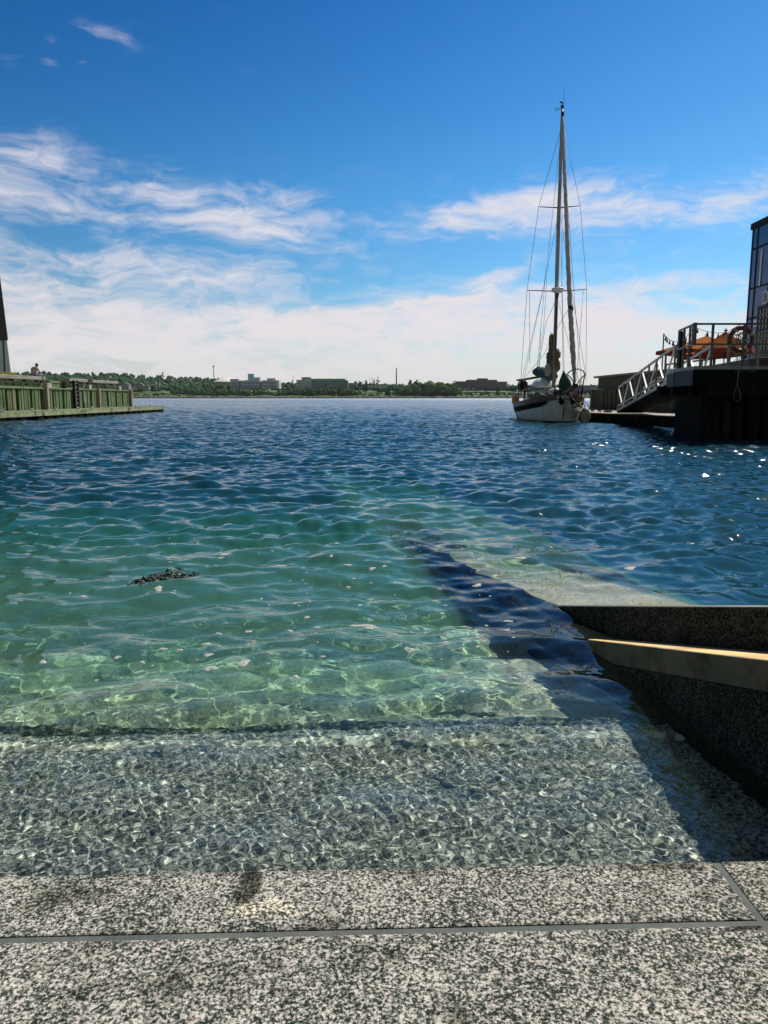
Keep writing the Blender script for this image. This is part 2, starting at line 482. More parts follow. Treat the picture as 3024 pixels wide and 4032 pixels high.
def build_world():
    w = bpy.data.worlds.new('World')
    scn.world = w
    w.use_nodes = True
    nt = w.node_tree
    nt.nodes.clear()
    out = nt.nodes.new('ShaderNodeOutputWorld')
    bg = nt.nodes.new('ShaderNodeBackground')
    bg.inputs['Strength'].default_value = 0.108
    nt.links.new(bg.outputs[0], out.inputs[0])
    sky = nt.nodes.new('ShaderNodeTexSky')
    sky.sky_type = 'NISHITA'
    sky.sun_disc = False
    sky.sun_elevation = SEL
    sky.sun_rotation = SAZ
    sky.air_density = 1.0
    sky.dust_density = 0.6
    sky.ozone_density = 2.5
    tc = nt.nodes.new('ShaderNodeTexCoord')
    sep = nt.nodes.new('ShaderNodeSeparateXYZ')
    nt.links.new(tc.outputs['Generated'], sep.inputs[0])
    x, y, z = sep.outputs
    az = mathn(nt, 'MULTIPLY', mathn(nt, 'ARCTAN2', x, y), 57.2958)
    el = mathn(nt, 'MULTIPLY', mathn(nt, 'ARCSINE', z), 57.2958)
    # deep, saturated summer blue
    hs = nt.nodes.new('ShaderNodeHueSaturation')
    hs.inputs['Saturation'].default_value = 1.42
    hs.inputs['Value'].default_value = 1.0
    nt.links.new(sky.outputs[0], hs.inputs['Color'])
    gm = ramp(nt, [(0.0, (0.78, 1.0, 1.12)), (0.36, (0.64, 0.99, 1.10)), (0.66, (0.29, 0.70, 0.92)), (1.0, (0.23, 0.46, 0.58))])
    nt.links.new(mathn(nt, 'MULTIPLY', el, 1 / 40.0, clamp=True), gm.inputs[0])
    blue = mixc(nt, 1.0, hs.outputs[0], gm.outputs[0], 'MULTIPLY')
    lf = nt.nodes.new('ShaderNodeMapRange')
    lf.interpolation_type = 'SMOOTHSTEP'
    lf.inputs['From Min'].default_value = -45
    lf.inputs['From Max'].default_value = 22
    lf.inputs['To Min'].default_value = 0.72
    nt.links.new(az, lf.inputs['Value'])
    cv = nt.nodes.new('ShaderNodeCombineColor')
    for i_ in range(3): nt.links.new(lf.outputs[0], cv.inputs[i_])
    blue = mixc(nt, 1.0, blue, cv.outputs[0], 'MULTIPLY')
    # unseen sky behind the viewer, greyed and dimmed to cut the fill light
    hb_ = nt.nodes.new('ShaderNodeHueSaturation')
    hb_.inputs['Saturation'].default_value = 0.35
    hb_.inputs['Value'].default_value = 0.33
    nt.links.new(sky.outputs[0], hb_.inputs['Color'])
    bk = nt.nodes.new('ShaderNodeMapRange')
    bk.interpolation_type = 'SMOOTHSTEP'
    bk.inputs['From Min'].default_value = 0.25
    bk.inputs['From Max'].default_value = -0.25
    nt.links.new(y, bk.inputs['Value'])
    blue = mixc(nt, bk.outputs[0], blue, hb_.outputs[0])
    # cloud coordinates, warped
    cb = nt.nodes.new('ShaderNodeCombineXYZ')
    nt.links.new(az, cb.inputs[0])
    nt.links.new(el, cb.inputs[1])
    wn = noise(nt, cb.outputs[0], 0.16, 3, 0.5)
    sub = nt.nodes.new('ShaderNodeVectorMath'); sub.operation = 'SUBTRACT'
    nt.links.new(wn.outputs['Color'], sub.inputs[0]); sub.inputs[1].default_value = (0.5, 0.5, 0.5)
    scl = nt.nodes.new('ShaderNodeVectorMath'); scl.operation = 'MULTIPLY'
    nt.links.new(sub.outputs[0], scl.inputs[0]); scl.inputs[1].default_value = (9, 3.0, 0)
    ad = nt.nodes.new('ShaderNodeVectorMath'); ad.operation = 'ADD'
    nt.links.new(cb.outputs[0], ad.inputs[0]); nt.links.new(scl.outputs[0], ad.inputs[1])
    mp = nt.nodes.new('ShaderNodeMapping')
    mp.inputs['Rotation'].default_value = (0, 0, R(9))
    mp.inputs['Scale'].default_value = (0.13, 0.55, 1)
    nt.links.new(ad.outputs[0], mp.inputs[0])
    n1 = noise(nt, mp.outputs[0], 1.0, 6, 0.56, 0.3)
    mp2 = nt.nodes.new('ShaderNodeMapping')
    mp2.inputs['Scale'].default_value = (0.5, 1.5, 1)
    mp2.inputs['Rotation'].default_value = (0, 0, R(12))
    nt.links.new(ad.outputs[0], mp2.inputs[0])
    n2 = noise(nt, mp2.outputs[0], 1.0, 5, 0.60, 0.6)
    nz = mathn(nt, 'ADD', mathn(nt, 'MULTIPLY', n1.outputs[0], 0.65), mathn(nt, 'MULTIPLY', n2.outputs[0], 0.35))
    # coverage: soft banks of cloud at chosen bearings (px, py, half width, half height, tilt, weight)
    banks = [
        (100, 1160, 860, 240, -6, 0.56), (800, 1070, 420, 70, -3, 0.42), (20, 660, 230, 80, 4, 0.46), (250, 740, 700, 170, -8, 0.20),
        (300, 880, 500, 90, -4, 0.30), (750, 800, 480, 60, -14, 0.50), (1150, 790, 300, 55, -10, 0.55), (900, 920, 350, 70, -3, 0.40),
        (2350, 820, 560, 110, -3, 0.72), (2850, 780, 260, 80, 8, 0.50), (1900, 850, 420, 80, 4, 0.45),
        (1980, 1085, 110, 28, 22, 0.60), (2600, 1090, 300, 30, 0, 0.25),
        (500, 1420, 2200, 190, 0, 1.0), (2300, 1330, 1300, 160, 1, 1.12), (1700, 1230, 450, 75, 6, 0.7),
        (60, 235, 95, 26, 8, 0.60), (440, 145, 130, 28, -14, 0.52), (210, 170, 26, 16, 0, 0.60), (325, 245, 26, 14, 0, 0.60), (195, 240, 40, 22, -20, 0.48),
        (220, 940, 120, 34, -4, -0.6), (1250, 1185, 420, 50, 2, -0.45), (700, 940, 220, 50, 0, -0.5), (1900, 1310, 480, 16, 1, -0.35),
    ]
    cov = None
    for (bx, by, bw, bh, tilt, wt) in banks:
        a0, e0 = azel(bx, by)
        sw, sh = bw / 52.0, bh / 52.0
        ct, st = math.cos(R(tilt)), math.sin(R(tilt))
        da = mathn(nt, 'SUBTRACT', az, a0)
        de = mathn(nt, 'SUBTRACT', el, e0)
        u = mathn(nt, 'ADD', mathn(nt, 'MULTIPLY', da, ct / sw), mathn(nt, 'MULTIPLY', de, st / sw))
        v = mathn(nt, 'ADD', mathn(nt, 'MULTIPLY', da, -st / sh), mathn(nt, 'MULTIPLY', de, ct / sh))
        q = mathn(nt, 'ADD', mathn(nt, 'MULTIPLY', u, u), mathn(nt, 'MULTIPLY', v, v))
        gss = mathn(nt, 'MULTIPLY', mathn(nt, 'EXPONENT', mathn(nt, 'MULTIPLY', q, -0.8)), wt)
        cov = gss if cov is None else mathn(nt, 'ADD', cov, gss)
    # thin streaks outside the frame too
    cov = mathn(nt, 'MINIMUM', cov, 1.25)
    dens = mathn(nt, 'ADD', mathn(nt, 'MULTIPLY', cov, 0.59), mathn(nt, 'MULTIPLY', mathn(nt, 'SUBTRACT', nz, 0.5), 2.1))
    mr = nt.nodes.new('ShaderNodeMapRange')
    mr.interpolation_type = 'SMOOTHSTEP'
    mr.inputs['From Min'].default_value = 0.12
    mr.inputs['From Max'].default_value = 0.86
    nt.links.new(dens, mr.inputs['Value'])
    cl = mathn(nt, 'MULTIPLY', mr.outputs[0], mathn(nt, 'ADD', 0.10, mathn(nt, 'MULTIPLY', cov, 1.2), clamp=True), clamp=True)
    hz = ramp(nt, [(0.0, 0.97), (0.10, 0.58), (0.22, 0.0)])
    nt.links.new(mathn(nt, 'MULTIPLY', el, 1 / 28.0, clamp=True), hz.inputs[0])
    cl = mathn(nt, 'MAXIMUM', cl, hz.outputs[0])
    ccol = ramp(nt, [(0.0, (7.2, 6.95, 7.25)), (0.5, (7.9, 7.2, 7.3)), (1.0, (7.5, 7.2, 7.6))])
    nt.links.new(mathn(nt, 'MULTIPLY', el, 1 / 12.0, clamp=True), ccol.inputs[0])
    fin = mixc(nt, mathn(nt, 'MULTIPLY', cl, 0.91), blue, ccol.outputs[0])
    nt.links.new(fin, bg.inputs['Color'])
build_world()

# ---------------------------------------------------------------- water
NW = np.random.default_rng(11)
def comps(n, l0, l1, a, spread, p=0.5):
    lam = np.exp(NW.uniform(np.log(l0), np.log(l1), n))
    th = NW.normal(0, spread, n) + R(8)
    k = 2 * np.pi / lam
    amp = a * (lam / l1) ** 1.0 * NW.uniform(0.6, 1.3, n)
    return np.stack([k * np.sin(th), -k * np.cos(th), amp, NW.uniform(0, 6.28, n), lam], 1)
WAVES = np.concatenate([
    comps(8, 2.2, 6.0, 0.014, R(30)),
    comps(22, 0.60, 1.6, 0.0048, R(34)),
    comps(32, 0.25, 0.70, 0.0050, R(46)),
    comps(36, 0.11, 0.36, 0.0029, R(56)),
    comps(90, 0.024, 0.066, 0.000078, R(100)),
])

def wave_h(X, Y, spacing=None):
    h = np.zeros_like(X)
    u_ = X + 0.20 * (Y - 4.25)          # calmer water over the sunken end of the stair wall
    lee = np.exp(-((u_ - 1.5) / 0.75) ** 4) * np.clip((8.5 - Y) / 2, 0, 1)
    for kx, ky, a, ph, lam in WAVES:
        w = 1.0
        if spacing is not None:
            w = np.clip((lam / spacing - 1.9) / 1.6, 0, 1)
            if lam > 0.42:      # the long waves grow away from the sheltered steps
                w = w * np.clip((Y - 1.4) / 3.2, 0.22, 1) * (1 - 0.45 * lee)
            elif lam > 0.12:
                w = w * np.clip(0.15 + 0.13 * (Y - 2.3) + np.clip((Y - 5.5) / 5.0, 0, 1), 0.15, 1) * (1 - 0.6 * lee)
            else:
                w = w * np.clip((4.4 - Y) / 1.7, 0.0, 1)
        arg = kx * X + ky * Y + ph
        h += w * a * (np.sin(arg) + (0.25 * np.cos(2 * arg) if lam > 0.15 else 0))
    # the swell that stands up over the second step
    h += 0.014 * np.exp(-((Y - 2.84 - 0.05 * np.sin(2.1 * X)) / 0.13) ** 2) * (0.6 + 0.4 * np.sin(1.3 * X + 1))
    return h

def build_water():
    rr = []
    r = 1.25
    while r < 1290:
        rr.append(r)
        r += max(0.0052 if r < 2.9 else 0.0075, min(r * r / 908 * 0.95, 0.075 + max(0, r - 22) * 0.0024 if r < 420 else 1e9))
    rr = np.array(rr)
    az = np.concatenate([np.linspace(-56, -31, 60, endpoint=False), np.linspace(-31, 31, 660, endpoint=False), np.linspace(31, 56, 60)]) * np.pi / 180
    Rg, Ag = np.meshgrid(rr, az, indexing='ij')
    X, Y = Rg * np.sin(Ag), Rg * np.cos(Ag)
    sp = np.maximum(np.gradient(rr)[:, None] * 1.0, Rg * 0.00164)
    Z = wave_h(X, Y, sp)
    nr, na = X.shape
    idx = np.arange(nr * na).reshape(nr, na)
    quads = np.stack([idx[:-1, :-1], idx[:-1, 1:], idx[1:, 1:], idx[1:, :-1]], -1).reshape(-1, 4)
    me = bpy.data.meshes.new('water')
    me.vertices.add(nr * na)
    me.vertices.foreach_set('co', np.stack([X, Y, Z], -1).astype(np.float32).ravel())
    nf = len(quads)
    me.loops.add(nf * 4)
    me.loops.foreach_set('vertex_index', quads.astype(np.int32).ravel())
    me.polygons.add(nf)
    me.polygons.foreach_set('loop_start', np.arange(0, nf * 4, 4, dtype=np.int32))
    me.polygons.foreach_set('use_smooth', np.ones(nf, dtype=bool))
    me.update(calc_edges=True)
    me.validate()
    o = bpy.data.objects.new('water', me)
    COL.objects.link(o)
    tag(o, 'rippled harbour water, green and clear over the steps and dark blue further out', 'water', kind='structure')
    m, nt, out = newmat('harbour_water')
    g = nt.nodes.new('ShaderNodeNewGeometry')
    pos = g.outputs['Position']
    sep = nt.nodes.new('ShaderNodeSeparateXYZ')
    nt.links.new(pos, sep.inputs[0])
    far = nt.nodes.new('ShaderNodeMapRange')
    far.interpolation_type = 'SMOOTHSTEP'
    far.inputs['From Min'].default_value = 7.5
    far.inputs['From Max'].default_value = 14
    nt.links.new(sep.outputs[1], far.inputs['Value'])
    # ripples too fine for the mesh, further out
    mp = nt.nodes.new('ShaderNodeMapping')
    mp.inputs['Scale'].default_value = (0.55, 1.0, 1)
    mp.inputs['Rotation'].default_value = (0, 0, R(8))
    nt.links.new(pos, mp.inputs[0])
    a = noise(nt, mp.outputs[0], 2.2, 4, 0.55, 0.3)
    b = noise(nt, mp.outputs[0], 0.55, 3, 0.5, 0.2)
    d_ = noise(nt, mp.outputs[0], 13, 3, 0.6, 0.2)
    hh = mathn(nt, 'ADD', mathn(nt, 'ADD', mathn(nt, 'MULTIPLY', a.outputs[0], 0.13), mathn(nt, 'MULTIPLY', b.outputs[0], 0.35)), mathn(nt, 'MULTIPLY', d_.outputs[0], 0.055))
    # wind patches
    c = noise(nt, pos, 0.045, 3, 0.5)
    rp = ramp(nt, [(0.35, 0.6), (0.65, 1.0)])
    nt.links.new(c.outputs[0], rp.inputs[0])
    bp = nt.nodes.new('ShaderNodeBump')
    bp.inputs['Distance'].default_value = 1.0
    st = nt.nodes.new('ShaderNodeMapRange')
    st.interpolation_type = 'SMOOTHSTEP'
    st.inputs['From Min'].default_value = 4.5
    st.inputs['From Max'].default_value = 18
    st.inputs['To Max'].default_value = 0.35
    nt.links.new(sep.outputs[1], st.inputs['Value'])
    nt.links.new(mathn(nt, 'MULTIPLY', st.outputs[0], rp.outputs[0]), bp.inputs['Strength'])
    nt.links.new(hh, bp.inputs['Height'])
    rf = nt.nodes.new('ShaderNodeBsdfRefraction')
    rf.inputs['IOR'].default_value = 1.33
    rf.inputs['Roughness'].default_value = 0.0
    rf.inputs['Color'].default_value = (1, 1, 1, 1)
    df = nt.nodes.new('ShaderNodeBsdfDiffuse')
    df.inputs['Color'].default_value = (0.004, 0.022, 0.034, 1)
    gl = nt.nodes.new('ShaderNodeBsdfGlossy')
    gl.inputs['Roughness'].default_value = 0.045
    # the further away, the more unresolved wavelets each patch of water averages
    rgh = ramp(nt, [(0.0, 0.045), (0.012, 0.05), (0.03, 0.10), (0.12, 0.14), (0.40, 0.34), (1.0, 0.42)])
    nt.links.new(mathn(nt, 'MULTIPLY', sep.outputs[1], 0.001, clamp=True), rgh.inputs[0])
    nt.links.new(rgh.outputs[0], gl.inputs['Roughness'])
    fr = nt.nodes.new('ShaderNodeFresnel')
    fr.inputs['IOR'].default_value = 1.33
    for n in (df, gl, fr):
        nt.links.new(bp.outputs[0], n.inputs['Normal'])
    body = nt.nodes.new('ShaderNodeMixShader')
    # fine suspended silt scatters a little daylight back, more so in deeper water
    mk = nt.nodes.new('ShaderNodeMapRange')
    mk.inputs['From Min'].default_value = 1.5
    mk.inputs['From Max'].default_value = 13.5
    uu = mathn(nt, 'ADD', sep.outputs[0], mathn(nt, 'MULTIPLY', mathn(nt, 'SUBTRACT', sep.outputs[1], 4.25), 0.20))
    sh_ = ramp(nt, [(0.0, 0.30), (0.31, 0.30), (0.38, 0.04), (0.45, 0.02), (0.49, 0.12), (0.66, 0.12), (0.69, 0.9), (0.74, 1.0)])  # silt thinned beside the sunken wall to paint its shadow zone dark
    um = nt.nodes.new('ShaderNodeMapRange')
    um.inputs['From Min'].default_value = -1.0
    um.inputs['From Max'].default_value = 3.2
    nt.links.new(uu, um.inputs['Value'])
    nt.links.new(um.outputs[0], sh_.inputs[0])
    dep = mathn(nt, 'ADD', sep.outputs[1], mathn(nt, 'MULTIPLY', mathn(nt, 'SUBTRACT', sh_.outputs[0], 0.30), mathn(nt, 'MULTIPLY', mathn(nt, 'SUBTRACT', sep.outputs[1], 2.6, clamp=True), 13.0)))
    nt.links.new(dep, mk.inputs['Value'])

    mf = ramp(nt, [(0.0, 0.0), (0.10, 0.04), (0.135, 0.19), (0.28, 0.37), (0.50, 0.66), (1.0, 1.0)])
    nt.links.new(mk.outputs[0], mf.inputs[0])
    nt.links.new(mf.outputs[0], body.inputs[0])
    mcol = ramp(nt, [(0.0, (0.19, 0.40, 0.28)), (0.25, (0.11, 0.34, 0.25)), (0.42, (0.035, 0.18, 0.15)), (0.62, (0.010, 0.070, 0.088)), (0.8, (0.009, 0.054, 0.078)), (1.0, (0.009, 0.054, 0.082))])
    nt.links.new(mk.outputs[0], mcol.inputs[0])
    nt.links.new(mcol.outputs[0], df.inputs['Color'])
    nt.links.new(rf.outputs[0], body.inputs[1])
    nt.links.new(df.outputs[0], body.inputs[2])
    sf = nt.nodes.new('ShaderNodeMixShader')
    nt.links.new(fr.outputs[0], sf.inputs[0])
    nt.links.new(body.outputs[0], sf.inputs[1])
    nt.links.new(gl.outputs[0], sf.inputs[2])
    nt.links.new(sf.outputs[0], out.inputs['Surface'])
    # body colour of the water: nearly clear over the first step, green and then deep teal where it gets deeper
    tr = nt.nodes.new('ShaderNodeMapRange')
    tr.inputs['From Min'].default_value = 1.5
    tr.inputs['From Max'].default_value = 9.5
    nt.links.new(dep, tr.inputs['Value'])
    tint = ramp(nt, [(0.0, (0.925, 0.975, 0.955)), (0.15, (0.89, 0.96, 0.93)), (0.20, (0.72, 0.90, 0.79)), (0.42, (0.60, 0.85, 0.76)), (0.70, (0.48, 0.76, 0.69)), (1.0, (0.2, 0.48, 0.46))])
    nt.links.new(tr.outputs[0], tint.inputs[0])
    nt.links.new(tint.outputs[0], rf.inputs['Color'])
    me.materials.append(m)
    o.cycles.is_caustics_caster = True
    return o
water = build_water()

mb = MB()
mb.add([(-120, -5, -4.2), (120, -5, -4.2), (160, 140, -4.6), (-160, 140, -4.6)], [(0, 1, 2, 3)])
sb = tag(mb.build('seabed', M['seabed']), 'dark harbour bottom deep under the water', 'seabed', kind='structure')
sb.cycles.is_caustics_receiver = True

# ---------------------------------------------------------------- granite steps
SA = R(1.9)
def ST_(u, v, z):                      # stair frame: u across, v away from camera
    return Vector((u * math.cos(SA) - v * math.sin(SA), u * math.sin(SA) + v * math.cos(SA), z))

EDGE, TOPZ, TREAD, RISE = 1.725, 0.045, 1.02, 0.285
FIRST = 1.13
def tread_z(k): return TOPZ - .215 - RISE * (k - 1)
def lip(k): return EDGE + (FIRST + TREAD * (k - 1) if k else 0)
steps = thing('granite_steps', (0, 1.2, 0), 'broad speckled grey granite steps going down under clear water', 'steps')
JV, JU = 1.502, 0.895
def slab(u0, u1, v0, v1, z0, z1, name, m, bev=0.006):
    b = MB()
    b.prism([ST_(u0, v0, z0), ST_(u1, v0, z0), ST_(u1, v1, z0), ST_(u0, v1, z0)], (0, 0, z1 - z0))
    return b.build(name, m, steps, bevel=bev)
gj = 0.0085
slab(-4.5, JU - gj, -1.6, JV - gj, -0.26, TOPZ, 'paving_slab', M['granite'])
slab(JU + gj, 3.5, -1.6, JV - gj, -0.26, TOPZ, 'paving_slab', M['granite'])
slab(-4.5, JU - gj, JV + gj, EDGE, -0.26, TOPZ, 'edge_slab', M['granite'])
slab(JU + gj, 1.22, JV + gj, EDGE, -0.26, TOPZ, 'edge_slab', M['granite'])
g1 = MB()
g1.prism([ST_(-4.5, JV - gj, -0.2), ST_(3.5, JV - gj, -0.2), ST_(3.5, JV + gj, -0.2), ST_(-4.5, JV + gj, -0.2)], (0, 0, 0.2 + TOPZ - 0.004))
g1.prism([ST_(JU - gj, -1.6, -0.2), ST_(JU + gj, -1.6, -0.2), ST_(JU + gj, JV - gj, -0.2), ST_(JU - gj, JV - gj, -0.2)], (0, 0, 0.2 + TOPZ - 0.004))
g1.prism([ST_(JU - gj, JV + gj, -0.2), ST_(JU + gj, JV + gj, -0.2), ST_(JU + gj, EDGE - 0.002, -0.2), ST_(JU - gj, EDGE - 0.002, -0.2)], (0, 0, 0.2 + TOPZ - 0.004))
g1.build('mortar_joint', M['grout'], steps)
for k in range(1, 9):
    o = slab(-14, 1.9, lip(k - 1) - 0.02 - (1.2 if k == 1 else 0.0), lip(k), tread_z(k) - 0.45, tread_z(k) - (0.02 if k == 1 else 0), 'submerged_step', M['granite_wet'] if k == 1 else M['granite_algae'], 0.012)
    o['label'] = 'speckled grey submerged step' if k == 1 else 'greenish algae-covered submerged step'
    o.cycles.is_caustics_receiver = True

o = slab(-14, 1.9, lip(1) - .06, lip(1) + .004, tread_z(1) - .06, tread_z(1) - .014, 'step_nosing', M['nosing'])
o['label'] = 'dark weedy nosing of the submerged step'
o2_ = slab(-14, 1.9, lip(1) - .19, lip(1) - .125, tread_z(1) - .06, tread_z(1) - .015, 'light_band', M['light_band'])
o2_['label'] = 'pale band painted as refracted light on the submerged step near its edge'
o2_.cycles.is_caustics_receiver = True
o.cycles.is_caustics_receiver = True

# ---------------------------------------------------------------- sloping stair wall on the right
SL = 0.2785
wallr = thing('stair_wall', (1.6, 2.0, 0), 'dark granite wall with an exposed concrete ledge sloping down into the water beside the steps', 'wall')
def wx(Y, x0, ang): return x0 - math.tan(R(ang)) * (Y - 2.3)
def top_z(Y): return CAMZ - 0.012 - SL * Y
def strip(x0, a0, x1, a1, zt, zb, name, m, Y0=0.35, Y1=9.5, seg=1, bev=0.0):
    b = MB()
    for i in range(seg):
        ya = Y0 + (Y1 - Y0) * i / seg + (0.002 if i else 0)
        yb = Y0 + (Y1 - Y0) * (i + 1) / seg - (0.002 if i < seg - 1 else 0)
        vs = []
        for Y in (ya, yb):
            xa, xb = wx(Y, x0, a0), wx(Y, x1, a1)
            vs += [(xa, Y, zb(Y)), (xb, Y, zb(Y)), (xb, Y, zt(Y)), (xa, Y, zt(Y))]
        b.add(vs, [(0, 1, 2, 3), (4, 7, 6, 5), (0, 4, 5, 1), (3, 2, 6, 7), (0, 3, 7, 4), (1, 5, 6, 2)])
    return b.build(name, m, wallr, bevel=bev)
ledge = lambda Y: top_z(Y) - 0.168
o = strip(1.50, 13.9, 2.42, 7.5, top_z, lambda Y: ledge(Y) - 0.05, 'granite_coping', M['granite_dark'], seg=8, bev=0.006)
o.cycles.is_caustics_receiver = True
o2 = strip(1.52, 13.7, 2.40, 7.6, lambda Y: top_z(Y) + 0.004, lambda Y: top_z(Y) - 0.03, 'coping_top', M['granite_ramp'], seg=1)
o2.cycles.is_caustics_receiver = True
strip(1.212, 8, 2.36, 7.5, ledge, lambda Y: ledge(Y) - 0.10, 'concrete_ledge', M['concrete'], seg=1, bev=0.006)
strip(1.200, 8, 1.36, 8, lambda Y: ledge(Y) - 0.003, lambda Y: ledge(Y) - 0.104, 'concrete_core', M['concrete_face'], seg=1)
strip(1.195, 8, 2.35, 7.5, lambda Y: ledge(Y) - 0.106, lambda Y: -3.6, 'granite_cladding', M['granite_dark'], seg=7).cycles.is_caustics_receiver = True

# ---------------------------------------------------------------- foam and seaweed
def wh(x, y, s=0.03):
    return float(wave_h(np.array([x]), np.array([y]), np.array([s]))[0])

def foam_patch(mb, px, py, w, h, seed):
    w *= .62; h *= .62
    rr = random.Random(seed)
    c = G(px, py, 0.0)
    n = 14
    ph = [rr.uniform(0, 6.28) for _ in range(3)]
    ring, inner = [], []
    ctr = (c.x, c.y, wh(c.x, c.y) + 0.0022)
    for k in range(n):
        a = 2 * math.pi * k / n
        q = 1 + 0.28 * math.sin(2 * a + ph[0]) + 0.2 * math.sin(3 * a + ph[1]) + 0.12 * math.sin(5 * a + ph[2])
        x, y = c.x + w * q * math.cos(a), c.y + h * q * math.sin(a)
        ring.append((x, y, wh(x, y) + 0.0005))
        x, y = c.x + w * q * 0.8 * math.cos(a), c.y + h * q * 0.8 * math.sin(a)
        inner.append((x, y, wh(x, y) + 0.0022))
    mb.add([ctr] + inner + ring, [(0, 1 + k, 1 + (k + 1) % n) for k in range(n)] + [(1 + k, 1 + n + k, 1 + n + (k + 1) % n, 1 + (k + 1) % n) for k in range(n)], True)

fm = MB()
fl = [(960, 2620, .045, .05), (1430, 2450, .09, .05), (1460, 2462, .05, .05), (815, 2535, .03, .03), (820, 2580, .028, .04), (625, 2336, .04, .05), (885, 2197, .07, .05), (1105, 2235, .06, .05),
      (870, 2210, .03, .03), (330, 2355, .03, .03), (170, 2620, .03, .03), (560, 2610, .02, .02), (830, 2628, .05, .03), (710, 2560, .02, .02), (1370, 2238, .04, .04), (1465, 2250, .035, .04),
      (2000, 2432, .035, .03), (1995, 2470, .03, .03), (1750, 2520, .03, .03), (1620, 2560, .025, .025), (1880, 2300, .05, .05), (2050, 2210, .06, .05), (1950, 2260, .04, .03), (2480, 2240, .07, .06), (2710, 2135, .09, .06)]
for i, q in enumerate(fl):
    foam_patch(fm, q[0], q[1], q[2], q[3], i)
fr_ = random.Random(3)
for i in range(170):
    py = 2060 + 620 * fr_.random() ** 0.9
    px = fr_.gauss(1350, 560) + (py - 2300) * 0.2
    if not (20 < px < 2450) or (px > 2100 and py > 2350): continue
    s = fr_.choice([.005, .006, .008, .010, .013, .019])
    foam_patch(fm, px, py, s * 1.3, s * 1.2, 100 + i)
tag(fm.build('foam', M['foam'], fix=False), 'small white patches and flecks of foam floating on the green water', 'foam', kind='stuff')

sw = MB()
swr = random.Random(5)
c0 = G(655, 2285)
for i in range(70):
    t = swr.uniform(-1, 1)
    x = c0.x + t * 0.14 + swr.uniform(-.03, .03)
    y = c0.y + t * 0.12 + swr.uniform(-.22, .22) * (1 - abs(t) * .7)
    a = swr.uniform(0, 6.28)
    pts = []
    for k in range(5):
        pts.append((x + 0.022 * k * math.cos(a + .5 * k), y + 0.026 * k * math.sin(a + .5 * k), wh(x, y) + 0.001 + 0.006 * math.sin(k * 1.1 + i)))
    sw.tube(pts, [.003, .006, .004, .006, .002], 6)
    if i % 3 == 0:
        sw.blob((x, y, wh(x, y) + .012), (.014, .014, .010), i, .15, 1)
tag(sw.build('seaweed_clump', M['weed']), 'dark clump of bladder seaweed floating on the green water', 'seaweed')

# ---------------------------------------------------------------- left quay wall
WX, WY0, WY1 = -21.5, 30.0, 64.5
lq = thing('timber_quay_wall', (WX, 45, 0), 'sunlit green weathered timber quay wall along the left side of the harbour', 'quay wall')
core = MB()
core.box((WX - 2.2, (WY0 + WY1) / 2, 0.55), (4.2, WY1 - WY0, 2.3))
core.build('wall_core', M['timber_dark'], lq)
pl = MB()
y = WY0
k = 0
while y < WY1 - 0.2:                       # upright sheeting in groups with recesses between
    grp = rnd.choice([4, 5, 5, 6])
    for j in range(grp):
        w = rnd.uniform(.24, .30)
        if y + w > WY1: break
        d = rnd.uniform(.10, .16)
        pl.box((WX + d / 2 - 0.05, y + w / 2, 0.85 + rnd.uniform(-.02, .02)), (d + .1, w - .05, 1.75))
        y += w
    y += 0.34
pl.build('upright_sheeting', M['timber_green'], lq, bevel=.01)
def yat(px): return -WX * F / (CX - px)
wl = MB()
wl.box((WX - .3, (WY0 + WY1) / 2, 1.76), (1.0, WY1 - WY0, .07))
wl.build('wall_top', M['timber_plank'], lq)
for px in (185, 390, 516):
    b = MB(); yy = yat(px)
    b.box((WX + .18, yy, .95), (.34, .26, 1.86))
    b.build('fender_post', M['timber_grey'], lq, bevel=.02)
for (pa, pb, zt, cap) in ((-300, 203, 2.5, 1), (228, 268, 2.28, 0), (295, 365, 2.52, 1), (385, 483, 2.50, 1)):
    ya, yb = yat(pa), yat(pb)
    b = MB()
    n = max(1, int((yb - ya) / 1.6))
    x0 = WX - .35
    b.box((x0, (ya + yb) / 2, 2.10), (.10, yb - ya, .14))
    b.box((x0, (ya + yb) / 2, 1.86), (.10, yb - ya, .14))
    for i in range(n * 2 + 1):
        b.box((x0 + .002, ya + (yb - ya) * i / (n * 2) + (.2 if i == 0 else -.2 if i == n * 2 else 0), 1.98), (.10, .42, .12))
    b.build('slotted_rail', M['timber_plank'], lq, bevel=.008)
    if cap:
        b = MB()
        b.box((WX - .45, (ya + yb) / 2, zt - .11), (.80, yb - ya, .22))
        b.build('cap_beam', M['timber_grey'], lq, bevel=.02)
        b = MB()
        for i in range(n + 1):
            b.box((WX - .55, ya + .25 + (yb - ya - .5) * i / n, 2.0), (.22, .2, .58))
        b.build('parapet_post', M['timber_brown'], lq)
    else:
        b = MB()
        b.box((WX - .4, (ya + yb) / 2, 2.22), (.3, yb - ya, .13)); b.build('low_beam', M['timber_plank'], lq)
for px in (214, 372, 488):
    b = MB(); b.box((WX - .25, yat(px), 1.95), (.5, .7 if px < 300 else .5, .32)); b.build('kerb_block', M['deck'], lq, bevel=.03)
lad = thing('dock_ladder', (WX + .3, yat(300), .4), 'black steel ladder fixed upright on the left timber quay wall', 'ladder')
b = MB()
for dy in (-.32, .32):
    b.box((WX + .26, yat(300) + dy, 1.35), (.14, .14, 2.0))
b.build('ladder_rail', M['black'], lad)
b = MB()
for i in range(7):
    b.bar((WX + .28, yat(300) - .3, .55 + .27 * i), (WX + .28, yat(300) + .3, .55 + .27 * i), .05)
b.build('rung', M['galv'], lad)
b = MB(); b.box((WX + .16, yat(337), 1.25), (.03, .35, .8)); sg = b.build('notice_board', M['grey_panel'])
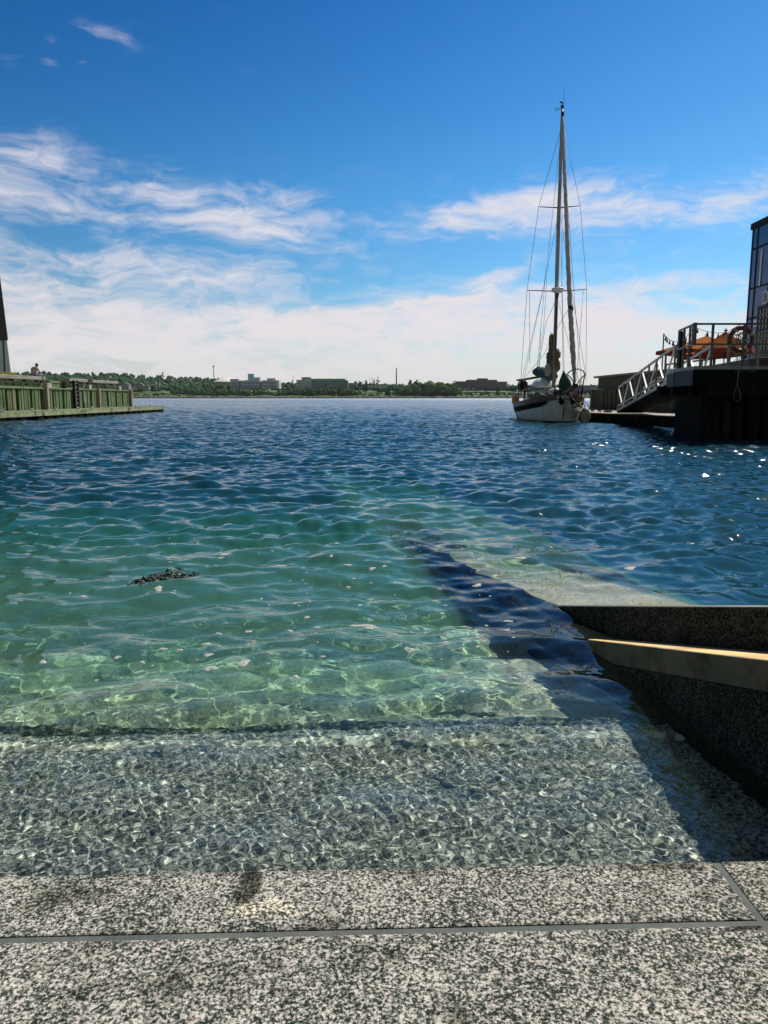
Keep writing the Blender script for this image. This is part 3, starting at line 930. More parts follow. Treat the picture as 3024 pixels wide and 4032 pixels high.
tag(sg, 'small faded upright blue grey notice on the left timber wall', 'sign')

# ---------------------------------------------------------------- left floating dock
FX = -18.75
fd = thing('floating_dock', (FX - 1.3, 47, 0), 'long weathered floating dock with small cleats below the left quay wall', 'dock')
b = MB(); b.box((FX - 1.35, 47.1, .40), (2.5, 35.8, .08)); b.build('deck_boards', M['beam_weed'], fd)
seg = [(30, 40.8), (40.9, 47.6), (47.7, 55.8), (55.9, 65)]
for a, c in seg:
    b = MB(); b.box((FX, (a + c) / 2, .33), (.16, c - a, .26)); b.build('side_beam', M['beam_weed'], fd, bevel=.015)
    b = MB(); b.box((FX - .02, (a + c) / 2, .47), (.2, c - a - .05, .045)); b.build('toe_rail', M['timber_plank'], fd)
    b = MB()
    yy = a + .5
    while yy < c - .5:
        b.box((FX - .15, yy + .35, .05), (.3, .75, .5)); yy += 1.1
    b.box((FX - 1.5, (a + c) / 2, .1), (2.3, c - a, .5))
    b.build('float_block', M['float_dark'], fd)
b = MB(); b.box((FX - 1.3, 65.05, .28), (2.6, .12, .36)); b.build('end_beam', M['timber_plank'], fd)
for px in (20, 137, 230, 318, 372, 430, 490, 545, 600, 636):
    yy = -FX * F / (CX - px)
    if yy > 63.5: continue
    b = MB()
    b.bar((FX, yy - .16, .60), (FX, yy + .16, .60), .06)
    b.box((FX, yy - .06, .54), (.05, .05, .1)); b.box((FX, yy + .06, .54), (.05, .05, .1))
    b.build('cleat', M['alu'], fd)

# ---------------------------------------------------------------- left building with slanted facade
lb = thing('slanted_building', tuple(P(-150, 1500, 56)), 'slanting dark panelled building over green glass at the far left edge', 'building')
LY = 56
def quadprism(pts, Y0, dY, name, m, par):
    b = MB()
    b.prism([P(q[0], q[1], Y0) for q in pts], (-dY * .75, dY, 0))
    return b.build(name, m, par)
quadprism([(-500, 1338), (32, 1339), (-2, 1070), (-95, 300), (-600, 300)], LY, 12, 'panelled_wall', M['panel_dark'], lb)
quadprism([(-500, 1500), (47, 1500), (27, 1340), (-500, 1340)], LY + .3, 11, 'glazing', M['glass_green'], lb)
b = MB()
for x0, x1 in ((12, 20), (-30, -14), (-80, -60)):
    b.bar(P(x0, 1340, LY + .26), P(x1, 1500, LY + .26), .07, .1)
b.build('mullion', M['steel_dark'], lb)
b = MB()
for yy in (1200, 1060, 900):
    b.bar(P(-400, yy + 8, LY - .02), P(15 - (1338 - yy) * .125, yy, LY - .02), .04, .02)
b.build('panel_seam', M['black'], lb)
b = MB(); b.prism([(-60, 34, 1.74), (WX - .8, 34, 1.74), (WX - .8, 62.5, 1.74), (-60, 62.5, 1.74)], (0, 0, .06))
tag(b.build('promenade', M['deck']), 'grey promenade paving behind the left quay wall', 'pavement', kind='structure')

def grass_clump(px, w, seed, label):
    rr = random.Random(seed)
    base = Vector((P(px, 1480, 52).x, 52, 1.8))
    b = MB()
    for i in range(240):
        a = rr.uniform(0, 6.28); q = rr.uniform(0, w)
        p0 = base + Vector((q * math.cos(a) * .8, q * math.sin(a) * .5, 0))
        h = rr.uniform(.7, 1.2); bx = rr.uniform(-.5, .5); by = rr.uniform(-.4, .4)
        p1 = p0 + Vector((bx * .4, by * .4, h * .7)); p2 = p0 + Vector((bx, by, h * .98))
        s = Vector((.028, .01, 0))
        b.add([p0 - s, p0 + s, p1 + s, p1 - s, p2], [(0, 1, 2, 3), (3, 2, 4)])
    tag(b.build('ornamental_grass', M['orn_grass'], fix=False), label, 'grass plant')
grass_clump(8, .62, 1, 'yellow green grass plant at the left edge in front of the glass facade')
grass_clump(38, .50, 2, 'yellow green grass plant standing nearer to the seated person')

# ---------------------------------------------------------------- seated person
def skin(name, verts, edges, radii, m, parent=None, root=0, lev=2):
    off = WLOC.get(parent.name, Vector()) if parent else Vector()
    me = bpy.data.meshes.new(name)
    me.from_pydata([tuple(Vector(v) - off) for v in verts], edges, [])
    o = bpy.data.objects.new(name, me)
    COL.objects.link(o)
    md = o.modifiers.new('Skin', 'SKIN')
    for i, r in enumerate(radii):
        sv = me.skin_vertices[0].data[i]
        sv.radius = (r, r) if not isinstance(r, tuple) else r
        sv.use_root = (i == root)
    md.use_smooth_shade = True
    s2 = o.modifiers.new('Sub', 'SUBSURF'); s2.levels = lev; s2.render_levels = lev
    me.materials.append(m)
    if parent: o.parent = parent; WLOC[o.name] = off
    return o

PY = yat(190)
pb = Vector((WX - .45, PY - .32, 2.5))
pn = thing('person', tuple(pb), 'hunched person in pale shirt and light jeans seated on the left cap beam end', 'person')
fw = Vector((.50, .866, 0)); rt = Vector((.866, -.50, 0))   # facing away and to the right
def B_(f, r, z): return pb + fw * f + rt * r + Vector((0, 0, z))
# one continuous body: pelvis, spine, neck, head, arms and legs
bv = [B_(0, 0, .12), B_(.03, 0, .30), B_(.10, 0, .48), B_(.20, 0, .58), B_(.27, 0, .67), B_(.31, 0, .74),
      B_(.13, .19, .53), B_(.22, .27, .28), B_(.44, .14, .24), B_(.53, .07, .26),
      B_(.13, -.19, .53), B_(.22, -.27, .28), B_(.44, -.12, .24), B_(.53, -.05, .26),
      B_(.08, .10, .10), B_(.50, .15, .13), B_(.52, .15, -.26), B_(.58, .16, -.32), B_(.08, -.10, .10), B_(.50, -.15, .13), B_(.54, -.14, -.26), B_(.60, -.14, -.32)]
be = [(0, 1), (1, 2), (2, 3), (3, 4), (4, 5), (2, 6), (6, 7), (7, 8), (8, 9), (2, 10), (10, 11), (11, 12), (12, 13), (0, 14), (14, 15), (15, 16), (16, 17), (0, 18), (18, 19), (19, 20), (20, 21)]
br = [.13, .135, .13, .06, .085, .075, .065, .045, .034, .025, .065, .045, .034, .025, .09, .062, .045, .035, .09, .062, .045, .035]
skin('body', bv, be, br, M['skin'], pn)
skin('shirt', [B_(-.01, 0, .08), B_(.02, 0, .30), B_(.09, 0, .47), B_(.17, 0, .56), B_(.13, .20, .53), B_(.21, .27, .32), B_(.13, -.20, .53), B_(.21, -.27, .32)],
     [(0, 1), (1, 2), (2, 3), (2, 4), (4, 5), (2, 6), (6, 7)], [.17, .17, .165, .07, .085, .065, .085, .065], M['shirt'], pn)
skin('jeans', [B_(.0, 0, .09), B_(.09, .11, .10), B_(.50, .15, .13), B_(.52, .15, -.22), B_(.09, -.11, .10), B_(.50, -.15, .13), B_(.54, -.14, -.22)],
     [(0, 1), (1, 2), (2, 3), (0, 4), (4, 5), (5, 6)], [.14, .10, .078, .062, .10, .078, .062], M['jeans'], pn)
b = MB(); b.blob(B_(.27, 0, .73), (.098, .098, .10), 3, .05, 3); b.build('hair', M['hair'], pn)
for s in (.16, -.14):
    b = MB(); b.blob(B_(.62, s, -.35), (.06, .12, .05), 4, .04, 2); b.build('shoe', M['shoe'], pn)

# ---------------------------------------------------------------- sailing boat
ST0 = Vector((8.62, 36.6, 0))
BH = R(2.0)
ax = Vector((math.sin(BH), math.cos(BH), 0)); sd = Vector((math.cos(BH), -math.sin(BH), 0))
def Bt(s, t, z): return ST0 + ax * s + sd * t + Vector((0, 0, z))
LB = 9.6
def hb(s):
    q = min(1, max(0, s / LB))
    return 1.62 * max(0.0, 1 - abs(2 * q - 1) ** 2.5) ** .62 + .02
def sheer(s):
    q = s / LB
    return 1.33 - 1.35 * q + .98 * q * q
def hp(s, z, side, off=0.0):
    q = (z + .5) / (sheer(s) + .5)
    fl = .62 + .38 * min(1, max(0, q)) ** .55
    rake = .16 * (1 - s / LB) ** 6 * (sheer(0) - z) / 1.3
    return Bt(s + rake, side * (hb(s) * fl + off), z)
boat = thing('sailing_boat', tuple(Bt(4.5, 0, 0)), 'white hulled wooden trimmed sailing boat with one tall mast moored bow towards the viewer', 'sailboat')
ss = [LB * (0.5 - 0.5 * math.cos(math.pi * i / 40)) for i in range(41)]
def band(z0, z1, off, name, m, s0=0.0, s1=LB, n=6, both=True, thick=0.0):
    b = MB()
    sl_ = [s for s in ss if s0 <= s <= s1]
    for side in (-1, 1):
        rows = []
        for s in sl_:
            a, c = z0(s), z1(s)
            rows.append([hp(s, a + (c - a) * i / n, side, off) for i in range(n + 1)])
        b.grid(rows)
        if thick:
            rows2 = [[hp(s, z1(s), side, off), hp(s, z1(s), side, off - thick)] for s in sl_]
            b.grid(rows2, smooth=False)
            b.grid([[hp(s, z1(s), side, off - thick), hp(s, z0(s), side, off - thick)] for s in sl_])
    return b.build(name, m, boat)
band(lambda s: -.5, lambda s: sheer(s), 0, 'hull', M['hull_white'], n=12)
band(lambda s: -.2, lambda s: .07, .006, 'boot_stripe', M['black'], n=3)
band(lambda s: sheer(s) - (.46 if s > .9 else .20 + .26 * max(0, (s - .35) / .55) ** .5), lambda s: sheer(s) - .2, .022, 'sheer_stripe', M['fascia'], s0=.4, n=4)
band(lambda s: sheer(s) - .21, lambda s: sheer(s) + .0, .026, 'bulwark', M['varnish'], s0=.12, n=3)
band(lambda s: sheer(s) - .03, lambda s: sheer(s) + .03, .05, 'cap_rail', M['varnish'], n=1, thick=.14)
band(lambda s: sheer(s) - .24, lambda s: sheer(s) - .19, .04, 'rub_rail', M['timber_brown'], n=1, thick=.05)
b = MB()
b.grid([[Bt(s, t * (hb(s) - .06), sheer(s) - .12 + .06 * (1 - t * t)) for t in (-1, -.5, 0, .5, 1)] for s in ss]); b.build('deck', M['teak'], boat)
# cabin trunk
b = MB()
rows = []
for s, w, h in ((3.2, .55, .02), (3.25, .75, .36), (4.5, .95, .42), (6.6, .98, .46), (6.65, .95, .02)):
    z = sheer(s) - .08
    rows.append([Bt(s, -w, z), Bt(s, -w * .96, z + h * .85), Bt(s, -w * .5, z + h), Bt(s, w * .5, z + h), Bt(s, w * .96, z + h * .85), Bt(s, w, z)])
b.grid(rows, smooth=False); cb = b.build('cabin', M['white'], boat)
for sgn in (-1, 1):
    for s in (3.9, 4.7, 5.6):
        b = MB(); b.lathe(Bt(s, sgn * .93, sheer(s) + .1), [(.02, -.02), (.12, -.015), (.12, .015), (.02, .02)], 14, 'X'); b.build('porthole', M['glass_far'], cb)
# bowsprit with platform and hoop pulpit
b = MB(); b.bar(Bt(1.4, 0, 1.36), Bt(-1.75, 0, 1.62), .18, .18); b.build('bowsprit', M['varnish'], boat, bevel=.02)
b = MB()
for t in (-.22, .22):
    b.bar(Bt(.3, t, 1.50), Bt(-1.45, t * .7, 1.66), .10, .05)
for i in range(7):
    s = .2 - i * .25
    b.bar(Bt(s, -.24, 1.54 + i * .02), Bt(s, .24, 1.54 + i * .02), .05, .04)
b.build('sprit_platform', M['timber_brown'], boat)
b = MB()
YP = 34.95
hoop = [(2292, 1590), (2289, 1552), (2298, 1500), (2303, 1474), (2296, 1460), (2280, 1453), (2260, 1454), (2244, 1462), (2233, 1474)]
b.tube([P(x, y, YP + .25 * abs(i - 5)) for i, (x, y) in enumerate(hoop)], .028, 8)
b.tube([P(2233, 1474, YP), P(2246, 1486, YP), P(2258, 1503, YP - .1), P(2262, 1515, YP - .1)], .026, 8)
b.tube([P(2300, 1478, YP), P(2288, 1490, YP), P(2276, 1506, YP), P(2270, 1530, YP)], .026, 8)
b.tube([P(2286, 1500, YP), P(2278, 1540, YP + .3), P(2268, 1560, YP + .3)], .022, 8)
b.tube([P(2258, 1503, YP), P(2252, 1540, YP + .4)], .022, 8)
b.build('pulpit', M['steel_dark'], boat)
b = MB(); b.tube([Bt(-1.6, 0, 1.55), Bt(.0, 0, .35)], .014, 6); b.tube([Bt(-1.6, .1, 1.6), Bt(.9, .95, .75)], .012, 6); b.tube([Bt(-1.6, -.1, 1.6), Bt(.9, -.95, .75)], .012, 6)
b.build('bobstay', M['wire'], boat)
# anchors on the bow
for t, px in ((-.30, 0), (.2, 0)):
    b = MB(); b.tube([Bt(.1, t, 1.42), Bt(-.55, t, 1.30), Bt(-.75, t, 1.02)], .035, 6)
    b.prism([Bt(-.55, t - .03, 1.22), Bt(-.95, t - .16, 1.0), Bt(-.80, t, .82), Bt(-.95, t + .16, 1.0), Bt(-.55, t + .03, 1.22)], (0, .05, .02))
    b.build('anchor', M['black'], boat)
b = MB(); b.box(Bt(.55, 0, 1.45), (.5, .4, .26)); b.tube([Bt(.55, -.38, 1.45), Bt(.55, .38, 1.45)], .10, 10); b.build('windlass', M['steel_dark'], boat, bevel=.03)
# mast
MY = 39.5
mb0 = P(2179, 1555, MY); mtop = P(2214, 425, MY)
b = MB(); b.tube([mb0, mb0.lerp(mtop, .6), mb0.lerp(mtop, .93), mtop], [.095, .088, .075, .055], 14); mst = b.build('mast', M['mast'], boat)
b = MB(); b.bar(mb0 + Vector((0, -.1, 1.5)), mb0.lerp(mtop, .32) + Vector((0, -.1, 0)), .035, .03); b.build('sail_track', M['black'], mst)
for (xa, ya, xb, yb, nm) in ((2121, 814, 2285, 810, ''), (2075, 1143, 2310, 1139, '')):
    for (x, y) in ((xa, ya), (xb, yb)):
        yc = (ya + yb) / 2 + 6
        b = MB(); cx_ = 2203 if ya < 1000 else 2195
        b.tube([P(cx_, yc, MY), P(x, y, MY)], [.034, .018], 8); b.build('spreader', M['steel_dark'], mst)
b = MB(); c = P(2196, 1150, MY - .32)
b.lathe(c, [(.06, -.06), (.22, -.02), (.30, .06), (.31, .17), (.27, .20), (.05, .22)], 22); b.build('radar_dome', M['white'], mst)
b = MB(); b.tube([P(2192, 1158, MY), c + Vector((0, 0, -.06))], .05, 8); b.tube([c + Vector((0, .05, -.35)), c + Vector((0, .05, -.05))], [.04, .09], 8); b.build('radar_bracket', M['steel_dark'], mst)
b = MB()
b.tube([P(2220, 440, MY), P(2220, 352, MY)], .008, 6)
b.tube([P(2214, 425, MY), P(2213, 415, MY)], .07, 10); b.tube([P(2217, 455, MY - .1), P(2217, 440, MY - .1)], .06, 8)
b.prism([P(2203, 398, MY), P(2212, 400, MY), P(2217, 405, MY), P(2212, 407, MY), P(2205, 403, MY)], (0, .03, 0)); b.tube([P(2216, 415, MY), P(2216, 402, MY)], .02, 6)
b.tube([P(2208, 427, MY), P(2187, 430, MY)], .011, 6); b.prism([P(2187, 423, MY), P(2193, 428, MY), P(2187, 433, MY), P(2190, 428, MY)], (0, .02, 0))
b.tube([P(2205, 431, MY), P(2184, 436, MY)], .008, 6)
b.build('masthead_instrument', M['black'], mst)
# rigging
rig = [
    [(2212, 495, MY), (2121, 814, MY), (2075, 1143, MY), (2051, 1490, 40.5)], [(2219, 500, MY), (2285, 810, MY), (2310, 1139, MY), (2307, 1500, 40.5)],
    [(2210, 520, MY), (2158, 1010, 43), (2143, 1120, 44), (2056, 1490, 45.8)], [(2195, 860, MY), (2152, 1080, 43), (2128, 1190, 44), (2064, 1490, 45.5)],
    [(2209, 860, MY), (2240, 1080, MY), (2308, 1490, 40.2)], [(2190, 1180, MY), (2150, 1270, 41), (2120, 1450, 42)], [(2197, 1180, MY), (2260, 1440, 39), (2290, 1530, 39)],
    [(2085, 1146, MY), (2086, 1430, 41)], [(2297, 1143, MY), (2270, 1500, 38)], [(2214, 700, MY), (2212, 1140, MY), (2217, 1462, 37.6)], [(2210, 1000, MY), (2222, 1480, 38.5)], [(2150, 1060, 43), (2130, 1290, 43), (2114, 1450, 44.5)],
    [(2163, 1350, 40), (2140, 1400, 42), (2062, 1490, 45)], [(2153, 1100, 43), (2140, 1300, 43), (2115, 1452, 44.8)], [(2130, 1285, 43), (2124, 1450, 44)], [(2203, 620, MY), (2187, 1000, MY + .2), (2180, 1470, MY + .2)],
    [(2245, 1205, 36.2), (2195, 1290, MY), (2190, 1320, MY)], [(2219, 560, 39.3), (2262, 1180, 36.6), (2290, 1510, 36.5)],
]
for pts in rig:
    b = MB(); b.tube([P(*q) for q in pts], .0105, 5); b.build('stay', M['wire'], boat)
# furled headsail on the forestay
b = MB()
fa, fb = P(2263, 1512, 35.0), P(2216, 470, 39.3)
mid = [(2257, 1400), (2250, 1290), (2243, 1170), (2236, 1010), (2230, 850), (2224, 700), (2219, 580)]
line = [fa] + [P(x, y, 35.0 + 4.3 * ((1512 - y) / 1042)) for x, y in mid] + [fb]
fine = []
for i in range(len(line) - 1):
    for k in range(24):
        fine.append(line[i].lerp(line[i + 1], k / 24))
N = len(fine); rows = []
for i, p in enumerate(fine):
    q = i / N
    rad = .045 + .085 * math.sin(min(1, q * 6) * math.pi / 2) * (1 - q) ** .55
    row = []
    for k in range(14):
        a = 2 * math.pi * k / 14
        rr_ = rad * (1 + .07 * math.sin(a * 1 + i * .62) + .06 * math.sin(2 * a - i * 1.3))
        row.append(p + Vector((rr_ * math.cos(a), rr_ * math.sin(a), 0)))
    rows.append(row)
b.grid(rows, closed=True); b.build('furled_headsail', M['sail_white'], boat)
b = MB(); b.lathe(fa + Vector((0, 0, -.06)), [(.03, -.10), (.11, -.08), (.11, .06), (.05, .1)], 14); b.build('furling_drum', M['steel_dark'], boat)
b = MB(); b.tube([P(2246, 1205, 36.25), P(2248, 1222, 36.2)], .125, 12); b.build('sail_tie', M['black'], boat)
# boom, mainsail cover and bundled sail at the mast
b = MB(); b.tube([P(2186, 1500, MY + .1), P(2112, 1478, 45.6)], .07, 10); b.build('boom', M['mast'], boat)
b = MB()
for i in range(15):
    q = i / 14
    p = P(2180 - 68 * q, 1482 - 20 * q, MY + .35 + 5.6 * q)
    b.blob(p + Vector((0, 0, .05 * math.sin(i * 1.7))), (.20 + .05 * q + .03 * math.sin(i * 2.1), .40, .22 + .10 * math.sin(math.pi * q)), 30 + i, .12, 2)
b.build('sail_cover', M['canvas_green'], boat)
b = MB()
for (x, y, rx, rz, Y) in ((2171, 1345, .12, .42, 39.75), (2169, 1385, .13, .36, 39.8), (2166, 1408, .19, .34, 39.85), (2174, 1432, .27, .34, 39.8), (2193, 1396, .16, .28, 39.6), (2192, 1440, .17, .34, 39.6)):
    b.blob(P(x, y, Y), (rx, .2, rz), int(x + y), .22, 3, 3)
b.build('bundled_mainsail', M['sail_tan'], boat)
b = MB(); b.blob(P(2160, 1455, 39.7), (.22, .15, .34), 77, .2, 3, 3); b.build('loose_sail', M['sail_white'], boat)
# stern gallows, davits and rails
b = MB()
b.tube([P(2042, 1585, 44), P(2041, 1510, 44), P(2050, 1496, 44), P(2075, 1490, 44)], .04, 8); b.build('stern_gallows', M['steel_dark'], boat)
b = MB()
b.tube([P(2066, 1570, 43), P(2062, 1510, 43), P(2070, 1494, 43)], .035, 8); b.build('davit', M['steel_dark'], boat)
b = MB()
b.tube([P(2019, 1590, 44.5), P(2018, 1550, 44.5), P(2028, 1540, 44.5), P(2040, 1537, 44.5)], .022, 8); b.build('stern_rail', M['alu'], boat)
b = MB()
b.tube([P(2080, 1572, 42), P(2079, 1532, 42)], .04, 8); b.build('stanchion', M['steel_dark'], boat)
b = MB(); b.bar(P(2044, 1497, 44), P(2118, 1485, 44.5), .6, .09); b.build('bimini_top', M['black'], boat)
b = MB(); b.blob(P(2061, 1515, 43.2), (.26, .2, .30), 9, .15, 2); b.tube([P(2065, 1520, 43), P(2065, 1560, 43)], .07, 8); b.build('outboard_motor', M['black'], boat)
for sgn in (-1, 1):
    b = MB()
    prev = None
    for s in (1.6, 3.0, 4.4, 5.8, 7.2, 8.6):
        p = Bt(s, sgn * (hb(s) - .05), sheer(s)); b.tube([p, p + Vector((0, 0, .62))], .016, 6)
        if prev:
            b.tube([prev + Vector((0, 0, .6)), p + Vector((0, 0, .6))], .007, 5); b.tube([prev + Vector((0, 0, .32)), p + Vector((0, 0, .32))], .007, 5)
        prev = p
    b.build('guard_rail', M['alu'], boat)
for (xa, ya, xb, yb) in ((2030, 1600, 2037, 1648), (2046, 1597, 2053, 1646), (2058, 1594, 2069, 1644)):
    b = MB(); Yl = 41.3
    b.tube([P(xa, ya, Yl - .25), P((xa + xb) / 2 - 2, (ya + yb) / 2, Yl - .3), P(xb, yb, Yl - .25)], [.02, .018, .022], 6)
    b.build('hanging_line', M['rope_dark'], boat)
b = MB()
lr = random.Random(8)
for i in range(60):                                     # coils, lines and gear heaped at the bow and deck
    s, t = lr.uniform(.2, 3.0), lr.uniform(-.6, 1.0)
    p = Bt(s, t, sheer(s) + .05)
    q = p + Vector((lr.uniform(-.5, .5), lr.uniform(-.3, .3), lr.uniform(.05, .5)))
    m_ = p.lerp(q, .5) + Vector((lr.uniform(-.12, .12), 0, -.08))
    b = MB(); b.tube([p, m_, q], lr.uniform(.012, .03), 6); b.build('deck_line', M['rope_dark'], boat)
b = MB()
b.tube([Bt(.3, .3, 1.2), Bt(.5, .7, .92), Bt(.9, .95, .85), Bt(1.3, 1.15, 1.1)], .03, 6)
b.tube([Bt(.1, .1, 1.0), Bt(.4, .55, .72), Bt(1.2, 1.15, .80)], .022, 6)
b.tube([Bt(1.0, .9, 1.2), Bt(1.8, 1.5, .9), P(2330, 1618, 37.6)], .02, 6)
b.build('mooring_rope', M['rope'], boat)
b = MB(); b.box(P(2106, 1560, 41), (.7, .7, .22)); b.blob(P(2098, 1553, 41), (.35, .3, .12), 4, .1, 2); b.build('deck_box', M['grey_panel'], boat, bevel=.02)

# things carried by the boat
b = MB()
rows = []
c = P(2137, 1524, 42.0)
for i in range(13):
    q = i / 12; a = math.pi * q
    w = .60 * math.sin(a) ** .45; h = .52 * math.sin(a) ** .4
    rows.append([c + Vector((w * math.cos(math.pi * k / 12), -1.1 + 2.2 * q, h * math.sin(math.pi * k / 12))) for k in range(13)])
b.grid(rows)
dg = thing('dinghy', tuple(c), 'white rounded dinghy upturned on the cabin top of the sailing boat', 'dinghy')
b.build('dinghy_hull', M['white'], dg)
b = MB(); b.tube([c + Vector((-.64, -1.0, 0)), c + Vector((-.66, 0, 0)), c + Vector((-.64, 1.0, 0))], .035, 6); b.build('gunwale', M['varnish'], dg)
b = MB(); b.tube([c + Vector((.64, -1.0, 0)), c + Vector((.66, 0, 0)), c + Vector((.64, 1.0, 0))], .035, 6); b.build('gunwale', M['varnish'], dg)
b = MB(); b.blob(P(2190, 1543, 38.2), (.42, .40, .22), 12, .06, 3, 1.2); tag(b.build('liferaft_canister', M['white']), 'white rounded canister on the foredeck of the sailing boat', 'canister')
b = MB()
bg_ = [(.02, 1460), (.07, 1468), (.17, 1482), (.27, 1500), (.32, 1520), (.29, 1536), (.17, 1549), (.05, 1555)]
rows = []
for i, (r_, y_) in enumerate(bg_):
    cc = P(2219 + (y_ - 1460) * .10, y_, 37.6)
    rows.append([cc + Vector((r_ * (1 + .12 * math.sin(3 * a + i)) * math.cos(a), r_ * .8 * math.sin(a), 0)) for a in [2 * math.pi * k / 16 for k in range(16)]])
b.grid(rows, closed=True)
tag(b.build('sail_bag', M['canvas_green']), 'dark green canvas sail bag hanging over the foredeck of the boat', 'sail bag')
yb_ = thing('rescue_buoy', tuple(P(2029, 1572, 43.8)), 'bright yellow rescue buoy on the stern rail of the sailing boat', 'buoy')
b = MB(); b.tube([P(2022, 1585, 43.6), P(2021, 1572, 43.6), P(2024, 1563, 43.6), P(2029, 1560, 43.6), P(2034, 1563, 43.6), P(2036, 1572, 43.6), P(2035, 1585, 43.6)], .085, 10); b.box(P(2029, 1575, 43.65), (.16, .08, .28)); b.build('foam_ring', M['yellow'], yb_)
b = MB(); b.tube([P(2024, 1570, 43.5), P(2036, 1570, 43.5)], .02, 6); b.build('strap', M['rope_dark'], yb_)
fe = thing('fender', tuple(P(2303, 1640, 37.2)), 'big off white fender hanging between the boat and the right floating dock', 'fender')
c = P(2304, 1640, 37.3)
b = MB(); b.lathe(c, [(.04, -.52), (.16, -.47), (.23, -.32), (.245, 0), (.22, .25), (.13, .40), (.05, .44)], 18); b.build('fender_body', M['rubber_white'], fe)
b = MB(); b.tube([c + Vector((0, 0, .42)), P(2290, 1570, 37.6)], .018, 6); b.build('lanyard', M['rope'], fe)

# ---------------------------------------------------------------- right floating dock
rf_ = thing('floating_dock', (12, 40, 0), 'right floating dock with a pale deck beside the sailing boat', 'dock')
poly = [(10.25, 37.6), (12.1, 30.0), (15, 29.6), (14.9, 54), (10.6, 54)]
b = MB(); b.prism([(x, y, .36) for x, y in poly], (0, 0, .10)); b.build('deck_boards', M['deck'], rf_)
b = MB()
for i in range(len(poly)):
    a, c = poly[i], poly[(i + 1) % len(poly)]
    b.bar((a[0], a[1], .26), (c[0], c[1], .26), .14, .34)
b.build('side_beam', M['timber_dark'], rf_)
b = MB(); b.prism([(x * .99 + .12, y + .15, -.35) for x, y in poly], (0, 0, .6)); b.build('float_block', M['float_dark'], rf_)
for (px, py) in ((2334, 1622), (2361, 1624), (2386, 1624)):
    c = G(px, py, .46)
    b = MB(); b.bar(c + Vector((-.14, 0, .12)), c + Vector((.14, 0, .12)), .05); b.bar(c + Vector((-.06, 0, 0)), c + Vector((0, 0, .12)), .04); b.bar(c + Vector((.06, 0, 0)), c + Vector((0, 0, .12)), .04); b.build('cleat', M['black'], rf_)
b = MB()
for i in range(5):
    c = G(2384 + i * 4, 1624, .47); b.tube([c + Vector((.12 * math.cos(k), .12 * math.sin(k), .02 + .01 * k)) for k in range(8)], .022, 5)
tag(b.build('rope_coil', M['rope_dark']), 'dark coil of mooring rope heaped on the right floating dock', 'rope')

# ---------------------------------------------------------------- right quay wall and terrace
rq = thing('timber_quay_wall', (14.2, 40, 0), 'brown shaded timber quay wall behind the gangway on the right', 'quay wall')
b = MB()
y = 22.0
while y < 52:
    w = rnd.uniform(.22, .30)
    b.box((14.2 - rnd.uniform(0, .07), y + w / 2, .8), (.22, w - .04, 1.8)); y += w + (.25 if rnd.random() < .15 else 0)
b.build('upright_sheeting', M['timber_brown'], rq, bevel=.01)
b = MB(); b.box((16.5, 37.0, .55), (4.5, 30, 2.25)); b.build('wall_core', M['timber_dark'], rq)
b = MB()
for i in range(12):
    yy = 51.9
    b.box((14.3 + i * .3, yy + .16, .8), (.26, .2, 1.8))
b.build('end_sheeting', M['timber_dark'], rq)
b = MB(); b.box((14.6, 44.6, 2.12), (.3, 14.4, .72)); b.build('parapet', M['timber_brown'], rq, bevel=.01)
b = MB(); b.box((14.55, 44.5, 2.55), (.75, 15.0, .12)); b.build('cap_beam', M['timber_plank'], rq, bevel=.01)
b = MB(); b.prism([(14.05, 20.9, 1.70), (60, 20.9, 1.70), (60, 90, 1.70), (18, 90, 1.70), (14.9, 52, 1.70)], (0, 0, .30))
tag(b.build('terrace', M['deck']), 'grey terrace floor behind the right quay wall', 'pavement', kind='structure')

pf = thing('pier_platform', (11, 22, 0), 'black pier platform standing over the water on dark timber piles at the right', 'pier')
DZ = 2.03
dpoly = [(8.28, 20.55), (8.55, 22.6), (9.35, 25.4), (14.0, 25.6), (22, 25.6), (22, 20.55)]
b = MB(); b.prism([(x, y, DZ - .09) for x, y in dpoly], (0, 0, .09)); b.build('platform_deck', M['galv'], pf)
b = MB(); b.box((15.2, 20.62, DZ - .30), (13.8, .1, .42)); b.build('front_fascia', M['fascia'], pf)
b = MB()
for (x0, y0), (x1, y1) in zip(dpoly[:2], dpoly[1:3]):
    b.bar((x0 + .04, y0 + .08, DZ - .30), (x1 + .04, y1, DZ - .30), .08, .42)
b.build('side_fascia', M['fascia_side'], pf)
b = MB()
for yy in (21.2, 22.6, 24.0, 25.2):
    b.box((14.2, yy, DZ - .62), (10.4, .25, .30))
b.build('joist', M['timber_dark'], pf)
x = 9.2
i = 0
while x < 18:
    b = MB(); w = rnd.uniform(.26, .34)
    tz = 1.5 if (i % 5) else 1.56
    b.tube([(x, 21.9 + rnd.uniform(-.05, .05), -1.5), (x + rnd.uniform(-.03, .03), 21.9, tz)], w / 2, 10)
    b.build('pile', M['timber_dark'], pf)
    x += w + (.02 if rnd.random() < .8 else .2); i += 1
for j in range(10):
    b = MB(); yy = 22.2 + j * .36
    b.tube([(9.55 + j * .13, yy, -1.5), (9.55 + j * .13, yy, 1.45)], .15, 10); b.build('pile', M['timber_dark'], pf)
b = MB(); b.box((13.5, 24.4, .4), (7.4, 2.6, 2.2)); b.build('back_wall', M['float_dark'], pf)
fl_ = thing('floodlight', tuple(P(2664, 1466, 23.0)), 'small pale floodlight fixed to the side of the pier platform', 'lamp')
c = P(2663, 1464, 22.9)
